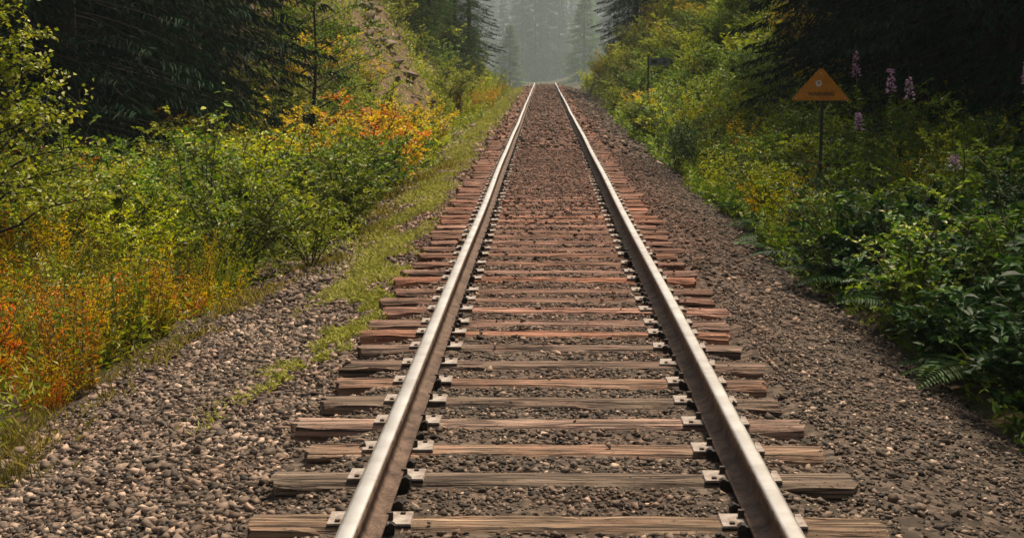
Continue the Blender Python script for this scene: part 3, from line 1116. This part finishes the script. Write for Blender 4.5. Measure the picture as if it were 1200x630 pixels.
# side of the triangular sign
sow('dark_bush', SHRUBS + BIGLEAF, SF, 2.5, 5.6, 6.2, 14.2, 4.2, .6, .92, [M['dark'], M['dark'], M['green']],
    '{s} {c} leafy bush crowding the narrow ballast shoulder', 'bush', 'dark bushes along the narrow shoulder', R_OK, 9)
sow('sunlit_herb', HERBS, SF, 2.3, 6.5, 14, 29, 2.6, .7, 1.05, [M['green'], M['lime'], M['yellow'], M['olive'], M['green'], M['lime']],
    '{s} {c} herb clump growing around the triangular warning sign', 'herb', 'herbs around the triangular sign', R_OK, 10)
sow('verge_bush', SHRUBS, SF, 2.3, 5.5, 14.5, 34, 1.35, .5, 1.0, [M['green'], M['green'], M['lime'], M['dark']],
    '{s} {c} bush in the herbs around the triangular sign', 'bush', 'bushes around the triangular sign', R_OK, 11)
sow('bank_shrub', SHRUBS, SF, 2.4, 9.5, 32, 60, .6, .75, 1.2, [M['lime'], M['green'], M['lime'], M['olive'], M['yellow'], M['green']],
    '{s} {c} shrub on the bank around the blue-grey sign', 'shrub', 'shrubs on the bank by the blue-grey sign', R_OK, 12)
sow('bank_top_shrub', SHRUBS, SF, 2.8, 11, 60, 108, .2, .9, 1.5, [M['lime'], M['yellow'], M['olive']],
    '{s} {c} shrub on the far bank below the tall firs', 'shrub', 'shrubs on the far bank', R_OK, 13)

for k, (x, y, s) in enumerate([(-2.75, 26.5, 1.1), (-3.3, 28, 1.25), (-2.9, 30, 1.2), (-3.8, 30.5, 1.35), (-3.2, 33, 1.3)]):
    place('golden_shrub', SHRUBS[k % 4], SF, (x, y), k * 1.7, s, M['yellow'] if k % 3 else M['orange'], 'bright golden shrub at the foot of the bare scree slope', 'shrub', 'golden shrubs below the scree')
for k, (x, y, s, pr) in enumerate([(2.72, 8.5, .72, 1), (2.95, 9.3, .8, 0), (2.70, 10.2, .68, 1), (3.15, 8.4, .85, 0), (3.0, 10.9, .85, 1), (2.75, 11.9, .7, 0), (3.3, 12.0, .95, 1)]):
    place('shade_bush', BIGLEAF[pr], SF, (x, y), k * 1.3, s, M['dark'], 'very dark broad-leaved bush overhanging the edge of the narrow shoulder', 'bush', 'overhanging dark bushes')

# ------------------------------------------------------------------ trees
FIRNAME = 'fir_tree'


def fir(x, y, s, mat, label, group, kind=None, proto=None, name=FIRNAME):
    return place(name, proto or FIRS[kind if kind is not None else random.randrange(3)], TCN, (x, y), random.uniform(0, 6.28), s, M[mat], label, 'tree', group, .15)


LAB_L = 'dark fir behind the yellow-green meadow, boughs hanging to the ground'
GRP_L = 'dark firs behind the meadow'
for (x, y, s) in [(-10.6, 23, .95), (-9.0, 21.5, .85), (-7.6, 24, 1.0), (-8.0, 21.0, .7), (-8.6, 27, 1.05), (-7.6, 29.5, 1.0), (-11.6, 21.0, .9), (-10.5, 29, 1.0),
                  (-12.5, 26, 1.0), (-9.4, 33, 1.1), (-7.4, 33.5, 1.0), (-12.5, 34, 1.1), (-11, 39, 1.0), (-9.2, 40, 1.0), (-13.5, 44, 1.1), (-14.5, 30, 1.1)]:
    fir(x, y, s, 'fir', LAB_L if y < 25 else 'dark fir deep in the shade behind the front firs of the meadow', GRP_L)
LAB_R = 'dark fir behind the triangular sign and the fireweed, or unseen and added for shade'
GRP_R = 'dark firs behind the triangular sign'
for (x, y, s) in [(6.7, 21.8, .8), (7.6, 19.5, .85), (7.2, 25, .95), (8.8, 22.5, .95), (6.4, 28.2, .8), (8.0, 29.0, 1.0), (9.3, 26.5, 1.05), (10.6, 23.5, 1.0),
                  (6.6, 33, .85), (8.3, 33, 1.0), (10.8, 31, 1.1), (12.6, 27.5, 1.1), (7.4, 38, .95), (9.8, 38.5, 1.05), (12.2, 36, 1.1), (8.2, 18, .9), (9.8, 44, 1.0), (12.5, 47, 1.1), (7.0, 16.8, .62), (7.0, 13, .8), (6.6, 8.5, .8), (8.5, 10.5, 1.0), (7.2, 4, .9)]:  # the nearest firs stand out of view, added to shade the near bushes
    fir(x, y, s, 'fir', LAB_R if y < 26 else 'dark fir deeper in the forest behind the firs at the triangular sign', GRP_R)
# firs up the far ends of the cutting
LAB_FL = 'green fir on the cutting where the line reaches the crest'
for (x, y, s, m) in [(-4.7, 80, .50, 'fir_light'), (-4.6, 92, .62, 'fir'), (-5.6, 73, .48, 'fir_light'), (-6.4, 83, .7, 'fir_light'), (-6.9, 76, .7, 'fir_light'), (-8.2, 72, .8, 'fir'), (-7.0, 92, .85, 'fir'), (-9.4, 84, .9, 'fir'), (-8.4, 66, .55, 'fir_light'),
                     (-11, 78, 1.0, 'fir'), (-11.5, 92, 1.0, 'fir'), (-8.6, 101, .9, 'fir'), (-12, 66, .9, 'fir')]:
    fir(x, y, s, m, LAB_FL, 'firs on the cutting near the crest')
for (x, y, s) in [(-4.6, 73, .52), (-4.1, 88, .5), (-5.2, 64, .45)]:
    fir(x, y, s, 'fir_light', 'young green fir at the foot of the cutting near the crest', 'young firs near the crest', proto=YOUNG[random.randrange(2)], name='young_fir')
LAB_FR = 'very dark fir above the far bank beside the misty gap'
for (x, y, s) in [(5.6, 96, .8), (6.6, 88, .95), (7.6, 80, .95), (9.0, 92, 1.05), (8.4, 72, .9), (10.2, 78, 1.0), (9.4, 64, .9), (11.5, 68, 1.05), (10.6, 57, .95), (12.8, 58, 1.1),
                  (7.0, 102, 1.0), (10.5, 102, 1.1)]:
    fir(x, y, s, 'fir', LAB_FR, 'dark firs above the far bank')
# misty trees beyond the crest
LAB_M = 'hazy grey-green conifer in the mist beyond the crest'
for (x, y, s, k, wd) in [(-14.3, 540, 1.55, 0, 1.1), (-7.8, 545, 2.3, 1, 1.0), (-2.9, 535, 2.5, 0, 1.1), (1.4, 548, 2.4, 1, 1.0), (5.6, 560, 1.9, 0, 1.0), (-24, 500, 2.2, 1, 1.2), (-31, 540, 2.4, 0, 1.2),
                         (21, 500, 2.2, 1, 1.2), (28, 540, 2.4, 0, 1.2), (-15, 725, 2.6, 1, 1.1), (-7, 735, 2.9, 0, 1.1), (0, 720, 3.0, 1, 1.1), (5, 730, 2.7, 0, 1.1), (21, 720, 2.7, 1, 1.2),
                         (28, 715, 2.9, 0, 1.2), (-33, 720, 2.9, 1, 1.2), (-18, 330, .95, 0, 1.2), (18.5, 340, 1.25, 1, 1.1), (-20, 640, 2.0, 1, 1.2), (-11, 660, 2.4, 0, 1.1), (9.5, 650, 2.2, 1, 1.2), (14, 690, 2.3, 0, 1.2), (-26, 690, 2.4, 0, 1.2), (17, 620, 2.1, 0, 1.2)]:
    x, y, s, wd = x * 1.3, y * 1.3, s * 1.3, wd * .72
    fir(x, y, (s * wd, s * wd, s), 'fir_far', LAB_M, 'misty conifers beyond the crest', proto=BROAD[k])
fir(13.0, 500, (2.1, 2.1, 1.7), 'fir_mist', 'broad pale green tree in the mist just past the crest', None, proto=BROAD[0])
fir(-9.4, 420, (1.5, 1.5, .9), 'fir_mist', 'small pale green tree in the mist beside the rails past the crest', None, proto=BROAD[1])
# broad-leaved trees
place('alder_tree', TREES[0], TCN, (-6.3, 36), 1.0, .9, M['green'], 'grey-green broad-leaved tree on the slope between dark firs and scree chute', 'tree', 'alders on the slope', .1)
place('alder_tree', TREES[1], TCN, (-5.2, 33), 2.0, .8, M['green'], 'grey-green broad-leaved tree on the slope between dark firs and scree chute', 'tree', 'alders on the slope', .1)
place('alder_tree', TREES[1], TCN, (-7.4, 41), 3.0, .9, M['green'], 'grey-green broad-leaved tree on the slope between dark firs and scree chute', 'tree', 'alders on the slope', .1)
place('birch_sapling', tree_proto(63, 4.4, 1.2, 44, 14, 14, .058, .038, low=.14), TCN, (-5.45, 14.0), .3, 1.0, M['olive'], 'yellow-green young tree at the near end of the meadow', 'tree', None, .1)
place('alder_tree', TREES[0], TCN, (6.2, 47), 1.2, .62, M['olive'], 'bushy yellow-green young tree on the bank above the blue-grey sign', 'tree', None, .1)

# sapling with large single leaves in front of the dark firs
g = np.random.default_rng(77)
lm = []
for k in range(4):
    mid = np.array([(0, 0, 0), (.02, .30, -.012), (.0, .62, -.03), (0, 1, -.13)])
    w = np.array([0, .30, .27, 0]) * g.uniform(.85, 1.1)
    up_ = .07
    V = [tuple(mid[0]), tuple(mid[1]), tuple(mid[2]), tuple(mid[3])]
    for s in (-1, 1):
        V += [(s * w[1], mid[1][1] * .9, mid[1][2] + up_), (s * w[2], mid[2][1], mid[2][2] + up_ * .8)]
    F = [(0, 1, 5, 4), (1, 2, 5)] if False else [(0, 4, 1), (4, 5, 2, 1), (5, 3, 2), (0, 1, 6), (6, 1, 2, 7), (7, 2, 3)]
    me = bpy.data.meshes.new('leaf')
    me.from_pydata(V, [], F)
    a = me.attributes.new('tint', 'FLOAT', 'POINT')
    a.data.foreach_set('value', np.full(8, (.35, .5, .65, .8)[k], dtype=np.float32))
    me.materials.append(M['green'])
    me.update()
    lm.append(me)


def leafy_plant(name, loc, h, r, nst, nleaf, size, mat, label, cat, seed, group=None, up=.35):
    """a plant whose leaves are large enough to be told apart: every leaf is its own piece"""
    g = np.random.default_rng(seed)
    x, y = loc
    root = link(name, None, loc=(x, y, float(ground_z(x, y)) - .02))
    tag(root, label, cat, group)
    paths, rad = [], []
    for k in range(nst):
        a = 2 * np.pi * k / nst + g.normal(0, .4)
        t = np.linspace(0, 1, 7)
        e = r * g.uniform(.35, 1)
        hh = h * g.uniform(.65, 1.0)
        P = np.stack([np.cos(a) * e * t ** 1.4, np.sin(a) * e * t ** 1.4, hh * t], 1) + g.normal(0, .02, (7, 3)) * t[:, None]
        paths.append(P)
        rad.append(np.linspace(.009, .003, 7))
    sv, sf = tubes(paths, rad, 5)
    link('stem', raw_mesh('stem', sv, sf, M['stem']), root)
    for i in range(nleaf):
        P = paths[i % nst]
        tt = g.uniform(.25, 1)
        pb, pd = along(P, np.array([tt]))
        a = g.uniform(0, 2 * np.pi)
        d = Vector((math.cos(a), math.sin(a), g.uniform(-.35, up))).normalized()
        q = d.to_track_quat('Y', 'Z')
        tw = Matrix.Rotation(g.normal(0, .35), 4, 'Y')
        s = size * g.uniform(.6, 1.15)
        o = link('leaf', lm[g.integers(0, 4)], root, mat=mat)
        o.matrix_basis = Matrix.Translation(pb[0] + np.array(d) * .02) @ q.to_matrix().to_4x4() @ tw @ Matrix.Diagonal((s * .9, s, s, 1))
    return root


leafy_plant('aspen_sapling', (-3.95, 17.2), 2.25, .55, 5, 150, .10, M['green'], 'slender sapling with round green leaves standing out against the dark firs', 'sapling', 3)
for (x, y, h, r, sd, lab) in [(2.85, 6.9, .55, .30, 5, 'low plant with broad bright leaves reaching over the narrow shoulder'),
                              (2.85, 8.6, .95, .45, 6, 'dark broad-leaved plant leaning over the narrow shoulder'),
                              (3.15, 9.9, 1.05, .5, 7, 'dark broad-leaved plant leaning over the narrow shoulder'),
                              (3.5, 11.6, 1.1, .5, 8, 'dark broad-leaved plant leaning over the narrow shoulder')]:
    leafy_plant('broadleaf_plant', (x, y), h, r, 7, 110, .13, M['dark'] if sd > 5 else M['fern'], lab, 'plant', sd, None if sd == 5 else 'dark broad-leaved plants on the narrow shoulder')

# ferns: every frond its own piece
def frond_mesh(k):
    g = np.random.default_rng(200 + k)
    n = 26
    t = np.linspace(.10, .98, n)
    cy = t
    cz = .42 * t - .52 * t ** 2.2
    pb = np.stack([0 * t, cy, cz], 1)
    parts = []
    for s in (-1, 1):
        d = np.stack([np.full(n, s * 1.0), np.full(n, .42), g.normal(-.12, .06, n)], 1)
        ln = .23 * np.sin(np.pi * np.clip(t * .86 + .16, 0, 1)) ** .8 + .012
        parts.append(leaves(pb, d, ln, np.full(n, .046), np.clip(g.normal(.5, .15, n), 0, 1), g, flat=4.0, fold=.05))
    v, f, tt = join(parts)
    q = np.linspace(0, 1, 8)
    sv, sf = tubes([np.stack([0 * q, q, .42 * q - .52 * q ** 2.2], 1)], [np.linspace(.008, .002, 8)], 3)
    sf3 = np.concatenate([sf[:, [0, 1, 2]], sf[:, [0, 2, 3]]])
    v, f, tt = join([(v, f, tt), (sv, sf3, np.full(len(sv), .3))])
    return raw_mesh('frond', v, f, M['fern'], tt)


FRONDS = [frond_mesh(k) for k in range(4)]
for k, (x, y, s) in enumerate([(2.72, 13.2, .75), (2.95, 14.4, .8), (3.35, 13.6, .85), (2.62, 15.3, .7), (3.0, 10.6, .7), (2.72, 9.7, .62), (3.3, 15.6, .8), (3.7, 14.6, .85),
                               (2.75, 11.6, .62), (3.05, 12.4, .75), (2.55, 17.2, .6), (2.6, 18.6, .6), (2.45, 16.2, .62), (2.6, 20.4, .6), (2.95, 7.7, .55)]):
    root = link('fern', None, loc=(x, y, float(ground_z(x, y)) + .10), rot=(0, 0, random.uniform(0, 6)))
    tag(root, 'green fern with arching fronds at the edge of the narrow shoulder', 'fern', 'ferns along the narrow shoulder')
    n = random.randint(7, 9)
    for i in range(n):
        q = s * random.uniform(.75, 1.1)
        link('frond', FRONDS[random.randrange(4)], root, (0, 0, 0), (random.uniform(-.1, .35), random.gauss(0, .15), 6.283 * i / n + random.gauss(0, .2)), q,
             mat=M['fern'] if k % 3 else M['dark'])

# fireweed in flower
def fireweed(x, y, top_z, label, group, seed):
    g = np.random.default_rng(seed)
    z0 = float(ground_z(x, y))
    h = top_z - z0
    root = link('fireweed', None, loc=(x, y, z0 - .02), rot=(g.normal(0, .03), g.normal(0, .03), 0))
    tag(root, label, 'flower', group)
    t = np.linspace(0, 1, 8)
    P = np.stack([.03 * np.sin(t * 3), .02 * np.sin(t * 4), h * t], 1)
    sv, sf = tubes([P], [np.linspace(.006, .0025, 8)], 4)
    link('stem', raw_mesh('stem', sv, sf, M['stem_red']), root)
    n = 80
    lt = g.uniform(.25, .83, n)
    pb, pd = along(P, lt)
    a = g.uniform(0, 6.28, n)
    d = np.stack([np.cos(a), np.sin(a), g.uniform(-.2, .5, n)], 1)
    v, f, tt = leaves(pb, d, .13 * (1.2 - lt), np.full(n, .020), np.clip(g.normal(.4, .2, n), 0, 1), g)
    link('foliage', raw_mesh('foliage', v, f, M['green'], tt), root)
    n = 56
    lt = .84 + .12 * g.uniform(0, 1, n) ** .9
    pb, pd = along(P, lt)
    a = g.uniform(0, 6.28, n)
    w = .055 * (1.0 - (lt - .84) / .16)
    d = np.stack([np.cos(a), np.sin(a), g.uniform(-.3, .4, n)], 1)
    v, f, tt = leaves(pb + d * w[:, None] * .6, d + g.normal(0, .5, (n, 3)), .034 * g.uniform(.7, 1.2, n), np.full(n, .026), np.clip(g.normal(.5, .25, n), 0, 1), g)
    link('flower_spike', raw_mesh('flower_spike', v, f, M['purple'], tt), root)


for k, (px, py, yy) in enumerate([(1003, 50, 16.2), (1046, 70, 15.6), (1062, 80, 15.5), (1004, 122, 16.0), (1197, 60, 14.0), (1116, 170, 13.6)]):
    xx = CAM[0] + (px - 637) / FPX * yy
    zz = CAM[2] - (py - 72) / FPX * yy
    fireweed(xx, yy, zz, 'tall fireweed with a lilac flower spike beside the triangular sign' if k < 4 else 'fireweed with a lilac flower spike among the herbs away from the sign',
             'fireweed beside the triangular sign' if k < 4 else 'fireweed away from the sign', 300 + k)

# ------------------------------------------------------------------ ground cover that nobody could count
def cover(name, label, n, xf, L, W, mat, seed, hmax=.3, keep=None, up=.8, cat=None, y0=7, y1=60, pw=1.5):
    g = np.random.default_rng(seed)
    y = y0 + (y1 - y0) * g.uniform(0, 1, n) ** pw
    x = xf(g, y, n)
    if keep is not None:
        k = keep(x, y, g)
        x, y = x[k], y[k]
    n = len(x)
    a = g.uniform(0, 6.28, n)
    hz = g.uniform(0, 1, n) ** 1.4 * hmax
    base = np.stack([x, y, np.maximum(ground_z(x, y), np.where(np.abs(x) < 3, ballast_z(x, y), -99)) + hz - .01], 1)
    d = np.stack([np.cos(a), np.sin(a), g.uniform(.2, 1.6, n) * up], 1)
    sc = 1 + np.clip((y - 18) / 30, 0, 1.6)
    v, f, t = leaves(base, d, L * sc * g.uniform(.5, 1.3, n), W * sc * g.uniform(.7, 1.2, n), np.clip(g.normal(.45, .22, n) + .2 * noise2(x, y, .7, seed), 0, 1), g)
    o = link(name, raw_mesh(name, v, f, mat, t))
    o['kind'] = 'stuff'
    o['label'] = label
    o['category'] = cat or 'undergrowth'
    return o


ledge = lambda y: -3.05 + .25 * np.sin(y * .5) + .75 * sst(14, 17, y) - .15 * sst(30, 60, y)
redge = lambda y: 2.46 + .12 * np.sin(y * .7 + 1) - .16 * sst(12, 17, y) + .45 * sst(35, 80, y)
cover('undergrowth', 'low mixed undergrowth below the herbs on the wide gravel side', 60000, lambda g, y, n: ledge(y) - .0 - 5.5 * g.uniform(0, 1, n) ** 1.1, .075, .022, M['olive'], 1, .32,
      keep=lambda x, y, g: ~((y > 40) & (y < 66) & (np.abs((-x - 3.3) - (y - 43) * .22) < 1.5) & (g.uniform(0, 1, len(x)) < .82)))
cover('undergrowth', 'low dark undergrowth below the bushes on the narrow shoulder side', 60000, lambda g, y, n: redge(y) + .0 + 4.5 * g.uniform(0, 1, n) ** 1.1, .075, .026, M['green'], 2, .3)
cover('undergrowth', 'low olive undergrowth on both far banks', 30000, lambda g, y, n: np.where(g.uniform(0, 1, n) < .5, ledge(y) - 8 * g.uniform(0, 1, n), redge(y) + 7 * g.uniform(0, 1, n)), .09, .03, M['olive'], 3, .4, y0=40, y1=115, pw=1.0,
      keep=lambda x, y, g: ~((y > 40) & (y < 66) & (np.abs((-x - 3.3) - (y - 43) * .22) < 1.5) & (g.uniform(0, 1, len(x)) < .82)))


def strip_keep(x, y, g):
    m = noise2(x * 1.6, y * .55, .5, 21) + .75 * noise2(x, y, .16, 22)
    amt = .40 + sst(8.5, 17, y) * .36
    return (m > (.85 - amt * 1.27)) & (x < -1.2)


cover('moss_grass', 'yellow-green mossy grass strip between gravel and sleeper ends', 150000,
      lambda g, y, n: -1.36 - .18 * sst(9, 13, y) - .24 * sst(13, 20, y) - .08 * sst(20, 40, y) + g.normal(0, .20, n) - .04, .050, .012, M['moss'], 5, .06, strip_keep, up=1.0, cat='grass', y0=7.8, y1=108, pw=1.7)
cover('verge_grass', 'yellow-green grass tufts where the gravel meets the herbs', 9000, lambda g, y, n: ledge(y) + .12 + g.normal(0, .16, n), .12, .008, M['grass'], 6, .02,
      keep=lambda x, y, g: noise2(x, y, .3, 8) > .0, up=1.6, cat='grass', y0=7, y1=30)

# ------------------------------------------------------------------ rocks
def rock(name, x, y, s, mat, label, group=None, seed=0, z=None):
    g = np.random.default_rng(seed)
    sh, fc = SHARDS[seed % NS]
    o = link(name, raw_mesh(name, sh * s, fc, mat), None, (x, y, (float(max(ground_z(x, y), ballast_z(x, y) if abs(x) < 2.7 else -99)) if z is None else z) + s * .2), (0, 0, g.uniform(0, 6)))
    md = o.modifiers.new('bevel', 'BEVEL')
    md.width = s * .05
    md.segments = 1
    tag(o, label, 'rock', group)


rock('boulder', 2.62, 13.3, .10, M['rock'], 'pale stone lying by the ferns at the narrow shoulder', None, 1)
for k, (x, y, s) in enumerate([(2.55, 31.0, .20), (2.75, 32.5, .16)]):
    rock('boulder', x, y, s, M['rock'], 'pale rock at the foot of the bank with the blue-grey sign', 'pale rocks at the foot of the bank', 5 + k)
g = random.Random(5)
for k in range(120):
    y = g.uniform(41, 66)
    x = -3.3 - (y - 43) * .22 + g.gauss(0, .8)
    rock('scree_rock', x, y, .08 + .34 * g.random() ** 2.2, M['scree'], 'red-brown rock in the bare scree chute on the cutting', 'rocks in the scree chute', 40 + k)

# ------------------------------------------------------------------ signs
M['sign_orange'] = plain_mat('sign_orange', (.40, .14, .008), (.56, .215, .010), 9, .6)
M['sign_white'] = plain_mat('sign_white', (.55, .50, .42), (.62, .58, .50), 6, .6)
M['sign_black'] = plain_mat('sign_black', (.02, .018, .015), (.03, .025, .02), 6, .6)
M['post'] = plain_mat('sign_post', (.025, .027, .022), (.05, .05, .04), 9, .7, metal=.2)
M['sign_blue'] = plain_mat('sign_blue_grey', (.10, .15, .19), (.15, .20, .24), 9, .6)

sy = 17.6
sx = CAM[0] + (958 - 637) / FPX * sy
kz = sy / FPX
zt, zb_ = CAM[2] - (80.5 - 72) * kz, CAM[2] - (117 - 72) * kz
hw = 33.0 * kz
root = link('warning_sign', None, loc=(sx, sy, float(ground_z(sx, sy))), rot=(0, 0, R(-3)))
tag(root, 'orange triangular warning sign on a thin dark post among the herbs', 'sign')
gz = float(ground_z(sx, sy))
r_ = .012
pts = [(-hw, zb_ - gz), (hw, zb_ - gz), (hw - .004, zb_ - gz + .02), (.02, zt - gz), (-.02, zt - gz), (-hw + .004, zb_ - gz + .02)]
link('panel', Mesh().prism(pts, -.004, .004).mesh('panel', [M['sign_orange']]), root)
link('post', Mesh().box((.022, .022, (zb_ - gz + .2) / 2 - .1), (.035, .03, zb_ - gz + .4)).mesh('post', [M['post']]), root)
cz_ = CAM[2] - (97.5 - 72) * kz - gz
ca_ = [(-.025 + .036 * math.cos(a * math.pi / 10), cz_ + .036 * math.sin(a * math.pi / 10)) for a in range(20)]
em = link('emblem', Mesh().prism(ca_, -.0075, -.0042).mesh('emblem', [M['sign_white']]), root)
link('emblem_mark', Mesh().prism([(-.040, cz_ + .012), (-.025, cz_ - .006), (-.010, cz_ + .012), (-.018, cz_ + .016), (-.032, cz_ + .016)], -.0100, -.0078).mesh('emblem_mark', [M['sign_black']]), em)
tx = bpy.data.curves.new('lettering', 'FONT')
tx.body = 'WARNING'
tx.align_x = 'CENTER'
tx.size = .062
tx.extrude = .0008
tx.offset = .0012
tx.materials.append(M['sign_black'])
tmp = bpy.data.objects.new('lettering_source', tx)
tm = bpy.data.meshes.new_from_object(tmp)
bpy.data.objects.remove(tmp)
link('lettering', tm, root, (.005, -.0056, CAM[2] - (111.5 - 72) * kz - gz), (math.pi / 2, 0, 0))
for dx, zz in ((-hw + .05, zb_ - gz + .025), (hw - .05, zb_ - gz + .025), (0, zt - gz - .05)):
    link('bolt', Mesh().box((dx, -.007, zz), (.014, .005, .014)).mesh('bolt', [M['sign_white']]), root)

sy = 46.0
sx = CAM[0] + (758 - 637) / FPX * sy
kz = sy / FPX
gz = float(ground_z(sx, sy))
root = link('marker_sign', None, loc=(sx, sy, gz))
tag(root, 'small blue-grey rectangular sign on a dark post on the bank', 'sign')
zt, zb_ = CAM[2] - (68 - 72) * kz - gz, CAM[2] - (77 - 72) * kz - gz
link('post', Mesh().box((0, 0, zt / 2 - .1), (.05, .05, zt + .3)).mesh('post', [M['post']]), root)
pw_ = 23 * kz
pn = link('panel', Mesh().box((.03 + pw_ / 2, -.03, (zt + zb_) / 2), (pw_, .012, zt - zb_)).mesh('panel', [M['sign_blue']]), root)
link('marking', Mesh().box((.03 + pw_ * .25, -.0385, (zt + zb_) / 2), (pw_ * .28, .003, (zt - zb_) * .45)).mesh('marking', [M['sign_black']]), pn)
link('marking', Mesh().box((.03 + pw_ * .78, -.0385, (zt + zb_) / 2), (pw_ * .16, .003, (zt - zb_) * .4)).mesh('marking', [M['sign_black']]), pn)

# ------------------------------------------------------------------ haze
hm, ht, hout = new_mat('morning_haze')
pv = N(ht, 'ShaderNodeVolumePrincipled')
pv.inputs['Color'].default_value = (.78, .90, .90, 1)
pv.inputs['Density'].default_value = .00042
pv.inputs['Anisotropy'].default_value = .2
ht.links.new(pv.outputs[0], hout.inputs['Volume'])
hz_box = Mesh().box((0, 1050, 18), (3100, 3000, 60)).mesh('haze', [hm])
haze = link('haze', hz_box)
haze['kind'] = 'stuff'
haze['label'] = 'thin grey morning haze filling the valley'
haze['category'] = 'haze'
print('plants', n_plants[0], 'objects', len(bpy.data.objects))
